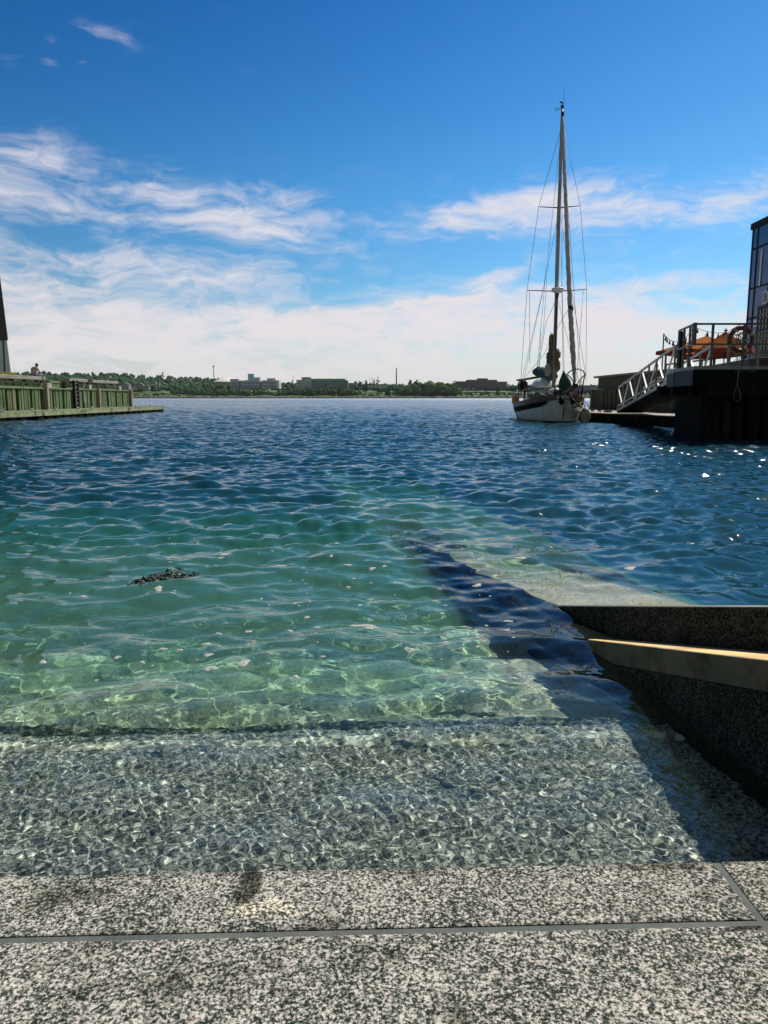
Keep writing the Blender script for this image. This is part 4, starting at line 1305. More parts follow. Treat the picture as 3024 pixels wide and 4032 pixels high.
b = MB(); b.prism([c + Vector((-.12, 0, .07)), c + Vector((-.03, 0, .11)), c + Vector((.13, 0, .1)), c + Vector((.13, 0, -.09)), c + Vector((-.05, 0, -.09))], (0, .12, 0)); b.build('lamp_housing', M['white'], fl_, bevel=.01)
b = MB(); b.bar(c + Vector((0, .05, -.09)), c + Vector((-.03, .05, -.2)), .03); b.build('bracket', M['steel_dark'], fl_)

# railing of the platform
RY = 20.62
rl = thing('railing', (10, RY, DZ), 'dark steel railing with posts round the corner of the pier platform', 'railing')
RT = 3.13
b = MB()
cx0 = P(2735, 1285, RY).x
b.box(((cx0 + 16) / 2, RY, RT), (16 - cx0, .05, .05)); b.box(((cx0 + 16) / 2, RY, 2.60), (16 - cx0, .045, .045))
pA, pB = Vector((cx0, RY, RT)), Vector((8.66, 22.75, RT))
b.bar(pA, pB, .05); b.bar(pA + Vector((0, 0, -.53)), pB + Vector((0, 0, -.53)), .045)
b.build('handrail', M['steel_dark'], rl)
for px in (2801, 2924, 3050):
    b = MB(); b.box((P(px, 1400, RY).x, RY, (DZ + RT) / 2), (.055, .055, RT - DZ)); b.build('post', M['steel_dark'], rl)
b = MB(); b.box((cx0 + .02, RY + .02, (RT + 2.6) / 2 + .01), (.085, .07, RT - 2.6 + .05)); b.build('corner_post', M['steel_dark'], rl)
for q in (.25, .62, .98):
    p = pA.lerp(pB, q); b = MB(); b.box((p.x, p.y, (DZ + RT) / 2), (.05, .05, RT - DZ)); b.build('post', M['steel_dark'], rl)
b = MB()
p = pB + Vector((.02, .05, 0)); b.box((p.x + .12, p.y + .1, (DZ + RT) / 2), (.09, .09, RT - DZ)); b.blob((p.x + .12, p.y, RT - .32), (.12, .1, .10), 3, .1, 2); b.blob((p.x + .16, p.y, RT - .55), (.08, .1, .16), 4, .1, 2)
b.build('gate_post', M['black'], rl)
b = MB()
for px in (2868, 2985):
    b.box((P(px, 1400, 24).x, 24, (DZ + 2.95) / 2), (.06, .06, 2.95 - DZ))
b.box((13.0, 24, 2.96), (4.2, .05, .05)); b.box((13.0, 24, 2.52), (4.2, .05, .05))
tag(b.build('inner_railing', M['galv']), 'second grey steel railing behind the lifebuoy at the back of the platform', 'railing')

lbu = thing('lifebuoy', tuple(P(2920, 1337, RY + .14)), 'worn red ring lifebuoy with pale bands tied on the pier railing', 'lifebuoy')
c = P(2918, 1337, RY + .14)
def tor(b, c, Rr, r, a0, a1, n=40, k=12):
    rows = []
    for i in range(n + 1):
        a = a0 + (a1 - a0) * i / n
        d = Vector((math.cos(a), 0, math.sin(a)))
        rows.append([c + d * (Rr + r * math.cos(2 * math.pi * j / k)) + Vector((0, r * math.sin(2 * math.pi * j / k), 0)) for j in range(k)])
    b.grid(rows, closed=True)
b = MB(); tor(b, c, .30, .062, 0, 2 * math.pi, 48, 12); b.build('ring', M['red'], lbu)
for a in (30, 128, 208, 300):
    b = MB(); tor(b, c, .30, .066, R(a - 8), R(a + 8), 6, 12); b.build('reflective_band', M['band'], lbu)
b = MB()
for i in range(4):
    a0 = R(30 + 90 * i)
    b.tube([c + Vector((math.cos(a0 + R(90) * k / 8) * (.365 + .03 * math.sin(math.pi * k / 8)), -.01, math.sin(a0 + R(90) * k / 8) * (.365 + .03 * math.sin(math.pi * k / 8)))) for k in range(9)], .009, 5)
b.build('grab_line', M['rope'], lbu)
b = MB()
lr = random.Random(2)
for i in range(16):
    pts = [c + Vector((lr.uniform(-.16, .10), .08 + lr.uniform(-.03, .05), lr.uniform(-.2, .26))) for _ in range(3)]
    pts.sort(key=lambda q: -q.z); b.tube(pts, .010, 5)
for i in range(5):
    p = c + Vector((-.14 + i * .07, 0, -.36)); b.tube([p, p + Vector((lr.uniform(-.08, .05), 0, -.14)), p + Vector((lr.uniform(-.12, .05), 0, -.28))], .008, 5)
tag(b.build('throwing_rope', M['rope']), 'tangled straw coloured rope hanging inside the red lifebuoy', 'rope')
b = MB()
q = [(2904, 1385), (2904, 1440), (2905, 1480), (2903, 1512), (2891, 1545), (2888, 1560), (2892, 1574), (2902, 1581), (2912, 1576), (2917, 1562), (2913, 1542), (2903, 1515), (2908, 1480), (2911, 1440), (2909, 1385)]
b.tube([P(x, y, 20.42) for x, y in q], .006, 6)
tag(b.build('rope_loop', M['rope']), 'thin looped rope hanging down in front of the black pier fascia', 'rope')

def text_mesh(s, size, depth, name, m, parent, origin, xdir, up):
    cu = bpy.data.curves.new(name, 'FONT'); cu.body = s; cu.size = size; cu.extrude = depth
    to = bpy.data.objects.new('tmp_text', cu); COL.objects.link(to)
    dg_ = bpy.context.evaluated_depsgraph_get(); dg_.update()
    me = bpy.data.meshes.new_from_object(to.evaluated_get(dg_)); bpy.data.objects.remove(to)
    xd = Vector(xdir).normalized(); u = Vector(up).normalized(); n = xd.cross(u)
    off = WLOC.get(parent.name, Vector()) if parent else Vector()
    for v in me.vertices:
        v.co = Vector(origin) + xd * v.co.x + u * v.co.y + n * v.co.z - off
    me.materials.clear(); me.materials.append(m)
    o = bpy.data.objects.new(name, me); COL.objects.link(o)
    if parent: o.parent = parent; WLOC[o.name] = off
    return o
cs = thing('caution_sign', tuple(P(2890, 1462, 20.55)), 'faint CAUTION lettering on the black pier fascia below the lifebuoy', 'sign')
text_mesh('CAUTION', .125, .003, 'lettering', M['letter_dim'], cs, P(2893, 1466, 20.562), (1, 0, 0), (0, 0, 1))

# ---------------------------------------------------------------- gangway
gw = thing('gangway', (10.5, 31, 0), 'aluminium gangway with trussed sides sloping down to the right floating dock', 'gangway')
gu, gd = Vector((9.62, 25.5, 1.80)), Vector((11.0, 36.0, .58))
gdir = (gd - gu); lat = Vector((gdir.y, -gdir.x, 0)).normalized() * 1.15
for sgn, off in ((0, Vector()), (1, lat)):
    a, c = gu + off, gd + off
    up = Vector((0, 0, 1.08))
    b = MB()
    b.bar(a, c, .09, .12); b.bar(a + Vector((0, 0, .22)), c + Vector((0, 0, .22)), .04, .05)
    b.build('bottom_chord', M['alu'], gw)
    b = MB(); b.bar(a + up, c + up, .06, .07); b.build('handrail', M['alu'], gw)
    n = 8
    for i in range(n + 1):
        p = a.lerp(c, i / n); b = MB(); b.bar(p, p + up, .055); b.build('post', M['galv'], gw)
    for i in range(n):
        p, q = a.lerp(c, i / n), a.lerp(c, (i + 1) / n)
        b = MB()
        if i % 2: b.bar(p + Vector((0, 0, .05)), q + up, .05, .05)
        else: b.bar(p + up, q + Vector((0, 0, .05)), .05, .05)
        b.build('diagonal', M['white'] if i % 2 == 0 else M['alu'], gw)  # alternate struts coloured white to stand for sunlit aluminium
b = MB()
lw = lat.normalized()
b.prism([gu + lw * .08 + Vector((0, 0, -.02)), gd + lw * .08 + Vector((0, 0, -.02)), gd + lat - lw * .08 + Vector((0, 0, -.02)), gu + lat - lw * .08 + Vector((0, 0, -.02))], (0, 0, .05)); b.build('walkway', M['galv'], gw)
b = MB(); b.prism([gu + Vector((0, 0, -.22)), gd + Vector((0, 0, -.10)), gd + lat + Vector((0, 0, -.10)), gu + lat + Vector((0, 0, -.22))], (0, 0, .05)); b.build('underside_beam', M['timber_dark'], gw)

# ---------------------------------------------------------------- terrace furniture
tf = thing('terrace_fence', (15, 36, 2.0), 'low black fence along the edge of the right terrace', 'fence')
b = MB()
A_, C_ = Vector((15.0, 41, 0)), Vector((14.9, 31.8, 0))
for zz in (2.93, 2.62, 2.25):
    b.bar(A_ + Vector((0, 0, zz)), C_ + Vector((0, 0, zz)), .07, .07)
b.build('fence_rail', M['black'], tf)
for i in range(7):
    p = A_.lerp(C_, i / 6); b = MB(); b.box((p.x, p.y, 2.45), (.09, .09, .98)); b.build('fence_post', M['black'], tf)
b = MB(); b.prism([P(2815, 1450, 26), P(2815, 1436, 26), P(2935, 1415, 24.5), P(2950, 1412, 24.5), P(2950, 1450, 24.5)], (0, .15, 0))
tag(b.build('ramp_panel', M['grey_panel']), 'grey sloping side panel of the ramp behind the platform railing', 'panel')
pt = thing('planter_bench', tuple(P(2990, 1440, 27)), 'brown wooden planter bench at the right edge behind the railing', 'planter')
b = MB(); c = P(3020, 1432, 27); b.box((c.x, c.y, 2.3), (.95, .6, .5)); b.build('planter_box', M['planter'], pt, bevel=.01)
b = MB(); b.box((c.x, c.y - .05, 2.57), (1.0, .7, .05)); b.build('seat_top', M['deck'], pt)
b = MB(); b.bar(P(2960, 1398, 27.4), P(3040, 1382, 27.4), .06); b.bar(P(2995, 1430, 27.4), P(2995, 1392, 27.4), .05); b.build('back_rail', M['steel_dark'], pt)

def umbrella(px, py, Y, half, rot, drop, label, cloth='orange'):
    ap = P(px, py, Y)
    u = thing('parasol', (ap.x, ap.y, 2.0), label, 'parasol', 'parasols on the terrace')
    b = MB()
    rows = []
    n = 8
    for q in (0.03, .35, .7, 1.0):
        row = []
        for k in range(n):
            a = 2 * math.pi * k / n + rot
            r_ = half * q * (1.0 if k % 2 == 0 else .80)
            row.append(Vector((ap.x + r_ * math.cos(a), ap.y + r_ * math.sin(a), ap.z - drop * (q ** .9) + (0 if k % 2 == 0 else .05 * q))))
        rows.append(row)
    b.grid(rows, smooth=False, closed=True)
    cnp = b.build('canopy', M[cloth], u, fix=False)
    b = MB(); b.grid([[p + Vector((0, 0, .01)) for p in rows[-1]], [p + Vector((0, 0, -.20)) for p in rows[-1]]], smooth=False, closed=True)
    b.build('valance', M['orange_dark'], cnp, fix=False)
    b = MB(); b.tube([(ap.x, ap.y, 2.0), (ap.x, ap.y, ap.z + .02)], .035, 8); b.build('pole', M['black'], u)
    b = MB(); b.lathe((ap.x, ap.y, ap.z + .02), [(.10, -.02), (.09, .03), (.02, .06), (.03, .12), (.005, .16)], 10); b.build('finial', M['black'], u)
    b = MB()
    for k in range(0, n):
        a = 2 * math.pi * k / n + rot; r_ = half * (1 if k % 2 == 0 else .8)
        b.tube([(ap.x, ap.y, ap.z - .08), (ap.x + r_ * .98 * math.cos(a), ap.y + r_ * .98 * math.sin(a), ap.z - drop - .02)], .015, 5)
    b.build('rib', M['black'], u)
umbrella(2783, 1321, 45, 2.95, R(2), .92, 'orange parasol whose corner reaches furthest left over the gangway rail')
umbrella(2858, 1304, 39, 1.75, R(20), .95, 'orange parasol in a shade-darkened colour with a black finial partly behind the lifebuoy', 'orange_shade')
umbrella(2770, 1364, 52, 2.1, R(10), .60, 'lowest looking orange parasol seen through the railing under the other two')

def strpole(px, ytop, Y, label):
    p = P(px, ytop, Y)
    b = MB(); b.tube([(p.x, p.y, 2.0), tuple(p)], .035, 8); tag(b.build('light_pole', M['black']), label, 'pole'); return p
p1 = strpole(2614, 1313, 40, 'thin black pole at the left end of the string lights'); p2 = strpole(2728, 1278, 40, 'thin black pole carrying string lights behind the railing corner')
def lights(a, c, sag, n, label):
    t = thing('string_lights', tuple(a), label, 'string lights')
    pts = [a.lerp(c, i / 20) - Vector((0, 0, sag * 4 * (i / 20) * (1 - i / 20))) for i in range(21)]
    b = MB(); b.tube(pts, .012, 5); b.build('cable', M['black'], t)
    for i in range(n):
        q = (i + .5) / n; p = a.lerp(c, q) - Vector((0, 0, sag * 4 * q * (1 - q)))
        b = MB(); b.lathe(p + Vector((0, 0, -.14)), [(.02, -.11), (.055, -.06), (.05, 0), (.025, .06), (.022, .13)], 8); b.build('bulb', M['bulb'], t)
lights(p1, P(2728, 1293, 40), .55, 7, 'string lights sagging between the two thin black poles')
lights(P(2728, 1283, 40), P(2850, 1310, 38), .12, 3, 'string lights running from the corner pole to the parasol with the finial')
lights(P(2616, 1322, 40), P(2700, 1340, 46), .2, 4, 'string lights dropping from the left pole towards the orange parasol')
lights(P(2925, 1296, 38), P(3040, 1286, 34), .08, 3, 'string lights in front of the black wavy sign')

# ---------------------------------------------------------------- right glass building
rb = thing('glass_building', (30, 52, 2), 'dark blue glass fronted building at the right edge with letters D A', 'building')
b0 = P(2940, 1282, 60)
X0 = b0.x
ztop = P(2958, 905, 60).z
Yf, Yn = 60.0, 44.0
def fx(Y): return X0 - (60 - Y) * .012
b = MB(); b.prism([(fx(Yf), Yf, 1.9), (fx(Yn), Yn, 1.9), (X0 + 14, Yn, 1.9), (X0 + 14, Yf, 1.9)], (0, 0, ztop - 1.9)); b.build('glass_wall', M['glass_blue'], rb)
b = MB(); b.prism([(fx(Yf) - .15, Yf + .15, ztop), (fx(Yn) - .15, Yn - .15, ztop), (X0 + 14.2, Yn - .15, ztop), (X0 + 14.2, Yf + .15, ztop)], (0, 0, .45)); b.build('roof_edge', M['black'], rb)
b = MB()
zs = [P(2950, y, 60).z for y in (985, 1140, 1258)]
for z in zs: b.bar((fx(Yf) - .03, Yf, z), (fx(Yn) - .03, Yn, z), .08, .10)
b.build('floor_band', M['black'], rb)
b = MB()
for yy in (59.95, 59.1, 56.9, 54.9, 52.7, 50.5, 48.3, 46.1): b.box((fx(yy) - .03, yy, (1.9 + ztop) / 2), (.08, .07, ztop - 1.9))
b.build('mullion', M['black'], rb)
b = MB(); b.box((fx(58.3) - .06, 58.25, P(2950, 1060, 59).z), (.05, .16, 2.6)); b.box((fx(58.6) - .06, 58.5, P(2965, 1270, 58).z), (.05, .5, .5)); b.build('window_blind', M['white'], rb)
wsg = thing('wavy_sign', (fx(54), 54, 3), 'tall black sign panel with pale vertical wavy lines on the glass building', 'sign')
sy1 = 57.9
def faceY(px): return X0 / ((px - CX) / F) if px else 0
zt_, zb_ = P(2998, 1205, 57.5).z, P(2985, 1375, 57.5).z
b = MB(); b.box((fx(55) - .12, (57.95 + 50) / 2, (zt_ + zb_ - 1.5) / 2), (.12, 7.95, zt_ - zb_ + 1.5)); b.build('sign_panel', M['sign_black'], wsg)
nrow = 4
for r_ in range(nrow):
    za = zt_ - .25 - r_ * (zt_ - zb_) / nrow; zc = za - (zt_ - zb_) / nrow * .86
    for j in range(9):
        yy = 57.45 - j * .48
        b = MB(); b.tube([(fx(yy) - .20, yy + .07 * math.sin(i / 12 * 4 * math.pi), za + (zc - za) * i / 12) for i in range(13)], .035, 5); b.build('wavy_line', M['letter'], wsg)
lt = thing('shop_letters', (fx(56) - .15, 56, zt_), 'pale upright letters D A standing above the black wavy sign', 'sign')
for ch, yy in (('D', 57.3), ('A', 55.5)):
    text_mesh(ch, 1.35, .06, 'letter', M['letter'], lt, (fx(yy) - .2, yy, zt_ + .08), (0, -1, 0), (0, 0, 1))
# ---------------------------------------------------------------- far shore
D0 = 1200.0
def Zf(py, Y=D0): return CAMZ + (HZ - py) * Y / F
def Xf(px, Y=D0): return (px - CX) * Y / F
SKY = [(-400, 1455), (0, 1456), (200, 1459), (300, 1463), (420, 1459), (500, 1463), (600, 1471), (690, 1475), (850, 1482), (960, 1490), (1100, 1497), (1250, 1499), (1400, 1502), (1600, 1506), (1800, 1504), (2020, 1511), (2150, 1512), (2320, 1509), (2500, 1512), (3600, 1505)]
def skyl(px):
    for (a, ya), (c, yc) in zip(SKY, SKY[1:]):
        if a <= px <= c: return ya + (yc - ya) * (px - a) / (c - a)
    return SKY[0][1] if px < SKY[0][0] else SKY[-1][1]
def ground(px, Y):                       # height of the land at bearing px, distance Y
    if Y <= 1200: return -1.0
    back = Zf(skyl(px) + 5, 2100) - 12
    t = min(1, (Y - 1200) / 900)
    shelf = 3.5 * min(1, (Y - 1200) / 12) + 7 * min(1, max(0, (Y - 1215) / 110))
    return shelf + max(0, back - 10.5) * max(0, (t - .12) / .88) ** 1.1
ys = [1196, 1200.5, 1206, 1213, 1225, 1250, 1290, 1340, 1420, 1520, 1650, 1800, 1950, 2100, 2500]
pxs = list(range(-700, 3801, 60))
b = MB()
b.grid([[(Xf(px, Y), Y, ground(px, Y) + (0.5 * math.sin(px * .05 + Y) if 1206 < Y < 1400 else 0)) for px in pxs] for Y in ys])
tag(b.build('far_hills', M['grass_far']), 'grassy far shore rising to low wooded hills across the harbour', 'hills', kind='structure')

# boulders of the far waterline
b = MB(); fr2 = random.Random(21)
for i in range(1500):
    px = fr2.uniform(480, 2700); Y = 1199 + fr2.uniform(0, 9)
    s = fr2.uniform(.5, 1.5)
    b.blob((Xf(px, Y), Y, .3 + (Y - 1199) * .28), (s * 1.3, s, s * .8), i, .25, 1)
tag(b.build('shore_boulders', M['riprap'], fix=False), 'line of pale boulders along the far waterline', 'boulders', kind='stuff')

def crown(b, x, y, z, r, h, rr, n=7, leaf=True):
    for k in range(n):
        a = rr.uniform(0, 6.28); q = rr.uniform(0, .62) * r
        zz = z + h * rr.uniform(.28, .86)
        s = r * rr.uniform(.38, .62) * (1.15 - .5 * (zz - z) / h)
        b.blob((x + q * math.cos(a), y + q * math.sin(a), zz), (s, s, s * rr.uniform(.75, 1.0)), rr.randint(0, 99999), .28, 1, 3)

# the wooded mass of the hill (one uncountable wood)
BLD = [(905, 1110), (1165, 1395), (1790, 1995)]
frr = random.Random(33)
fw_ = MB(); nfar = 0
for i in range(2600):
    Y = 1330 + 820 * frr.random() ** 1.15
    px = frr.uniform(-100, 2800)
    inb = any(a - 15 < px < c + 15 for a, c in BLD)
    if inb and Y < 1470: continue
    if px > 1400 and px < 1600 and Y < 1450 and frr.random() < .8: continue
    x, z = Xf(px, Y), ground(px, Y) - 2
    h = frr.uniform(7, 13); r_ = frr.uniform(4, 7.5)
    if 410 < px < 560 and Y < 1420: h *= .55
    s = r_
    for k in range(2):
        fw_.blob((x + frr.uniform(-.4, .4) * r_, Y + frr.uniform(-.3, .3) * r_, z + h * (.45 + .28 * k)), (s * (1 - .25 * k), s * (1 - .25 * k), h * .42), frr.randint(0, 99999), .25, 1, 3)
tag(fw_.build('hillside_wood', M['forest_far'], fix=False), 'dense green wood covering the far hillside', 'wood', kind='stuff')
# thicket along the shore bank
th_ = MB()
def thick(pa, pb, Ya, Yb, hmin, hmax, n, seed):
    rr = random.Random(seed)
    for i in range(n):
        px = rr.uniform(pa, pb); Y = rr.uniform(Ya, Yb); h = rr.uniform(hmin, hmax) * (1 - .35 * abs(2 * (px - pa) / (pb - pa) - 1) ** 3)
        x, z = Xf(px, Y), ground(px, Y) - .8
        crown(th_, x, Y, z, h * .55, h, rr, 4)
thick(680, 920, 1225, 1300, 8, 13, 130, 1)
thick(820, 1085, 1222, 1262, 7, 11, 120, 2)
thick(1100, 1420, 1222, 1258, 8, 13, 190, 3)
thick(1280, 1345, 1235, 1250, 15, 19, 8, 4)
thick(1600, 1800, 1222, 1280, 14, 24, 120, 5)
thick(1520, 1620, 1222, 1260, 7, 15, 30, 6)
thick(1800, 2110, 1226, 1250, 3, 7, 40, 7)
thick(2090, 2700, 1225, 1320, 6, 12, 120, 8)
tag(th_.build('shore_thicket', M['forest'], fix=False), 'dark dense thicket of trees along the far shore bank', 'thicket', kind='stuff')
sc_ = MB(); scr = random.Random(44)
for i in range(700):
    px = scr.uniform(300, 2300); Y = 1212 + scr.uniform(0, 70); s = scr.uniform(.8, 2.2)
    sc_.blob((Xf(px, Y), Y, ground(px, Y) + s * .2), (s * 1.4, s, s * .8), i, .3, 1, 3)
tag(sc_.build('shore_scrub', M['bush'], fix=False), 'low yellow green scrub on the far shore bank', 'scrub', kind='stuff')

# single trees that stand out on the far shore
def far_tree(px, ptop, pbase, Y, wpx, label, shape=0, seed=0):
    rr = random.Random(seed + 200)
    x = Xf(px, Y); z0 = Zf(pbase, Y); H = Zf(ptop, Y) - z0; r_ = wpx * Y / F / 2
    t = thing('tree', (x, Y, z0), label, 'tree', 'trees that stand out on the far shore')
    b = MB(); b.tube([(x, Y, z0 - 1), (x + .2, Y, z0 + H * .5), (x, Y, z0 + H * .9)], [.035 * H, .022 * H, .006 * H], 7)
    for k in range(5):
        a = rr.uniform(0, 6.28); zz = z0 + H * rr.uniform(.35, .7)
        b.tube([(x, Y, zz), (x + r_ * .7 * math.cos(a), Y + r_ * .7 * math.sin(a), zz + H * .12)], [.012 * H, .004 * H], 5)
    b.build('trunk', M['tree_trunk'], t)
    b = MB()
    for k in range(15):
        q = rr.uniform(.22, 1.0); a = rr.uniform(0, 6.28)
        w = r_ * ((1.1 - q) if shape else math.sin(math.pi * min(.95, q * .9 + .1)) ** .6) * rr.uniform(.3, .85)
        s = r_ * rr.uniform(.28, .48) * (1.25 - q * .6)
        b.blob((x + w * math.cos(a), Y + w * math.sin(a), z0 + H * q - s * .5), (s, s, s * .8), rr.randint(0, 9999), .3, 1, 3)
    b.build('crown', M['tree_dark'], t, fix=False)
tl = [(1421, 1503, 1525, 1262, 24, 'round dark tree just right of the green roofed building', 0), (1442, 1497, 1526, 1264, 20, 'narrow dark tree second to the right of the green roofed building', 0),
      (1416, 1494, 1524, 1300, 10, 'slim pointed tree behind the round one right of the green roofed building', 1), (1473, 1492, 1520, 1290, 14, 'pointed dark tree left of the tall loose crowned tree above the low building', 1),
      (1489, 1486, 1518, 1290, 17, 'tallest loose crowned tree above the low pale building', 0), (1457, 1505, 1522, 1290, 10, 'small tree between two larger ones left of the low pale building', 0),
      (1334, 1520, 1550, 1240, 26, 'rounded tree in front of the dark glass right end of the green roofed building', 0), (1392, 1525, 1555, 1240, 30, 'dark bushy tree on the bank below the round dark tree', 0),
      (1290, 1511, 1550, 1242, 24, 'pointed tree rising out of the thicket in front of the green roofed building', 1), (1613, 1495, 1530, 1245, 26, 'tall tree at the left end of the dark shore thicket', 0),
      (1640, 1497, 1535, 1245, 28, 'second tall tree at the left end of the dark shore thicket', 0), (1720, 1500, 1540, 1240, 30, 'broad tree at the top of the dark shore thicket', 0), (1785, 1500, 1530, 1245, 22, 'tree beside the left end of the brown brick building', 0),
      (1908, 1521, 1542, 1240, 14, 'small tree in front of the middle of the brown brick building', 1), (1955, 1523, 1540, 1240, 22, 'low round tree in front of the right wing of the brown brick building', 0), (655, 1465, 1490, 2040, 11, 'flat topped tree standing above the hill skyline', 0),
      (575, 1470, 1490, 2040, 9, 'square looking tree on the hill skyline right of the left quay', 0), (1530, 1535, 1562, 1228, 24, 'dark tree on the bank left of the dark shore thicket', 0)]
for i, a in enumerate(tl):
    far_tree(a[0], a[1], a[2], a[3], a[4], a[5], a[6], i)

def block(par, pa, pb, pt, pbm, Y, dep, name, m):
    x0, x1, z1, z0 = Xf(pa, Y), Xf(pb, Y), Zf(pt, Y), Zf(pbm, Y)
    b = MB(); b.box(((x0 + x1) / 2, Y + dep / 2, (z0 + z1) / 2), (x1 - x0, dep, z1 - z0))
    return b.build(name, m, par)
def windows(par, pa, pb, pt, pbm, Y, nx, nz, fx_=.55, fz=.55, m=None):
    x0, x1, z1, z0 = Xf(pa, Y), Xf(pb, Y), Zf(pt, Y), Zf(pbm, Y)
    for j in range(nz):
        for i in range(nx):
            b = MB(); w = (x1 - x0) / nx; h = (z1 - z0) / nz
            b.box((x0 + w * (i + .5), Y - .1, z0 + h * (j + .5)), (w * fx_, .25, h * fz)); b.build('window', m or M['glass_far'], par)

Y1 = 1300
ia = thing('institution_building', (Xf(1000, Y1), Y1, 8), 'long grey building of three blocks with narrow windows on the left of the far shore', 'building')
block(ia, 915, 947, 1496, 1532, Y1, 25, 'end_block', M['stone_grey']); block(ia, 947, 956, 1501, 1532, Y1 + 1.5, 22, 'glass_link', M['glass_far'])
block(ia, 956, 1028, 1500, 1530, Y1, 25, 'main_block', M['stone_grey']); block(ia, 1028, 1039, 1503, 1530, Y1 + 1.5, 20, 'glass_link', M['glass_far'])
block(ia, 1039, 1097, 1499, 1530, Y1, 25, 'main_block', M['stone_grey']); block(ia, 1097, 1105, 1499, 1531, Y1 + .6, 24, 'side_wall', M['white'])
block(ia, 1058, 1090, 1491, 1499, Y1 + 6, 10, 'roof_plant', M['pale_conc']); block(ia, 915, 945, 1494, 1496, Y1 + 3, 10, 'roof_plant', M['black'])
for a, c, n in ((919, 945, 5), (959, 1026, 11), (1043, 1094, 8)):
    windows(ia, a, c, 1503, 1529, Y1, n, 2, .45, .72)
b = MB()
for px in (1062, 1069, 1080, 1088): b.bar((Xf(px, Y1 + 8), Y1 + 8, Zf(1492)), (Xf(px, Y1 + 8), Y1 + 8, Zf(1484)), .25)
b.build('antenna', M['far_steel'], ia)
tw = thing('tower_block', (Xf(1000, 1500), 1500, 10), 'pale blue grey tower block rising behind the long grey building', 'building')
block(tw, 984, 1007, 1474, 1510, 1500, 15, 'tower', M['glass_pale']); block(tw, 1007, 1030, 1488, 1510, 1500, 15, 'lower_wing', M['glass_pale']); windows(tw, 985, 1006, 1477, 1497, 1500, 5, 4, .5, .4)
dm = thing('arena_dome', (Xf(908, 1420), 1420, 10), 'white low domed roof behind the left end of the long grey building', 'dome')
b = MB(); Yd = 1440; xc = Xf(910, Yd); hw = (966 - 858) / 2 * Yd / F; z0 = Zf(1506, Yd); zh = Zf(1490, Yd) - z0
rows = []
for i in range(17):
    t = -1 + 2 * i / 16
    rows.append([(xc + hw * t, Yd + 35 * u * math.sqrt(max(0, 1 - t * t * .9)), z0 + zh * max(0, 1 - t * t) ** .6 * max(0, 1 - u * u) ** .5) for u in [-1 + 2 * k / 8 for k in range(9)]])
b.grid(rows); b.build('dome_roof', M['dome'], dm)
b = MB(); b.box((xc, Yd + 8, z0 - 4), (hw * 1.9, 30, 8)); b.build('dome_base', M['pale_conc'], dm)

Y2 = 1290
cc_ = thing('college_building', (Xf(1275, Y2), Y2, 8), 'long building with a green roof and the letters NSCC on the far shore', 'building')
block(cc_, 1172, 1229, 1497, 1533, Y2, 30, 'concrete_wing', M['pale_conc']); block(cc_, 1192, 1229, 1487.5, 1497, Y2 + .1, 14, 'lettered_parapet', M['pale_conc'])
block(cc_, 1229, 1361, 1500, 1538, Y2, 28, 'glass_wall', M['glass_far']); block(cc_, 1361, 1371, 1499, 1534, Y2, 28, 'end_wall', M['brick_brown'])
block(cc_, 1229, 1361, 1493, 1500, Y2 - 2, 32, 'green_roof', M['roof_green'])
windows(cc_, 1176, 1225, 1501, 1530, Y2, 3, 4, .86, .42)
for i in range(18):
    b = MB(); x = Xf(1231 + i * 7.4, Y2); b.box((x, Y2 - .12, (Zf(1500, Y2) + Zf(1536, Y2)) / 2), (.5, .25, 15)); b.build('mullion', M['house'], cc_)
b = MB()
for px in (1254, 1270, 1300, 1332, 1350): b.box((Xf(px, Y2), Y2 + 8, Zf(1492, Y2)), (1.2, 1.2, 1.6))
b.build('roof_vent', M['roof_green'], cc_)
text_mesh('NSCC', 5.4, .2, 'lettering', M['black'], cc_, (Xf(1194, Y2), Y2 - .35, Zf(1495.5, Y2)), (1, 0, 0), (0, 0, 1))

lw_ = thing('low_building', (Xf(1485, 1300), 1300, 8), 'low pale grey flat roofed building between the college and the chimney', 'building')
block(lw_, 1448, 1500, 1517, 1528, 1300, 20, 'wall', M['pale_conc']); block(lw_, 1500, 1520, 1518, 1528, 1300, 20, 'end_wall', M['pale_conc']); block(lw_, 1446, 1521, 1515.5, 1517, 1299.6, 22, 'roof', M['roof_grey'])
lw2 = thing('low_building', (Xf(1388, 1320), 1320, 8), 'small grey building just right of the college end wall', 'building')
block(lw2, 1371, 1400, 1511, 1523, 1320, 15, 'wall', M['house']); block(lw2, 1396, 1407, 1503, 1523, 1318, 12, 'gable_block', M['house']); block(lw2, 1370, 1402, 1509.5, 1511, 1319.6, 16, 'roof', M['roof_grey'])

Y3 = 1310
bb = thing('brick_building', (Xf(1890, Y3), Y3, 8), 'brown brick building with a stepped top on the right of the far shore', 'building')
block(bb, 1795, 1836, 1503, 1531, Y3 + 2, 25, 'left_wing', M['brick_brown']); block(bb, 1836, 1951, 1497, 1531, Y3, 28, 'centre_block', M['brick_brown']); block(bb, 1951, 1990, 1504, 1528, Y3 + 2, 25, 'right_wing', M['brick_brown']); block(bb, 1876, 1915, 1491.5, 1497, Y3 + 3, 14, 'roof_block', M['brick_brown'])
windows(bb, 1798, 1833, 1506, 1529, Y3 + 2, 6, 4, .5, .4); windows(bb, 1840, 1948, 1501, 1529, Y3, 18, 4, .5, .42); windows(bb, 1954, 1988, 1507, 1527, Y3 + 2, 6, 4, .5, .4)
sh = thing('shed', (Xf(1995, 1280), 1280, 8), 'small white shed at the right end of the brown brick building', 'shed')
b = MB(); x0, x1 = Xf(1990, 1280), Xf(2001, 1280); za, zc, zt2 = Zf(1522, 1280), Zf(1516, 1280), Zf(1511, 1280)
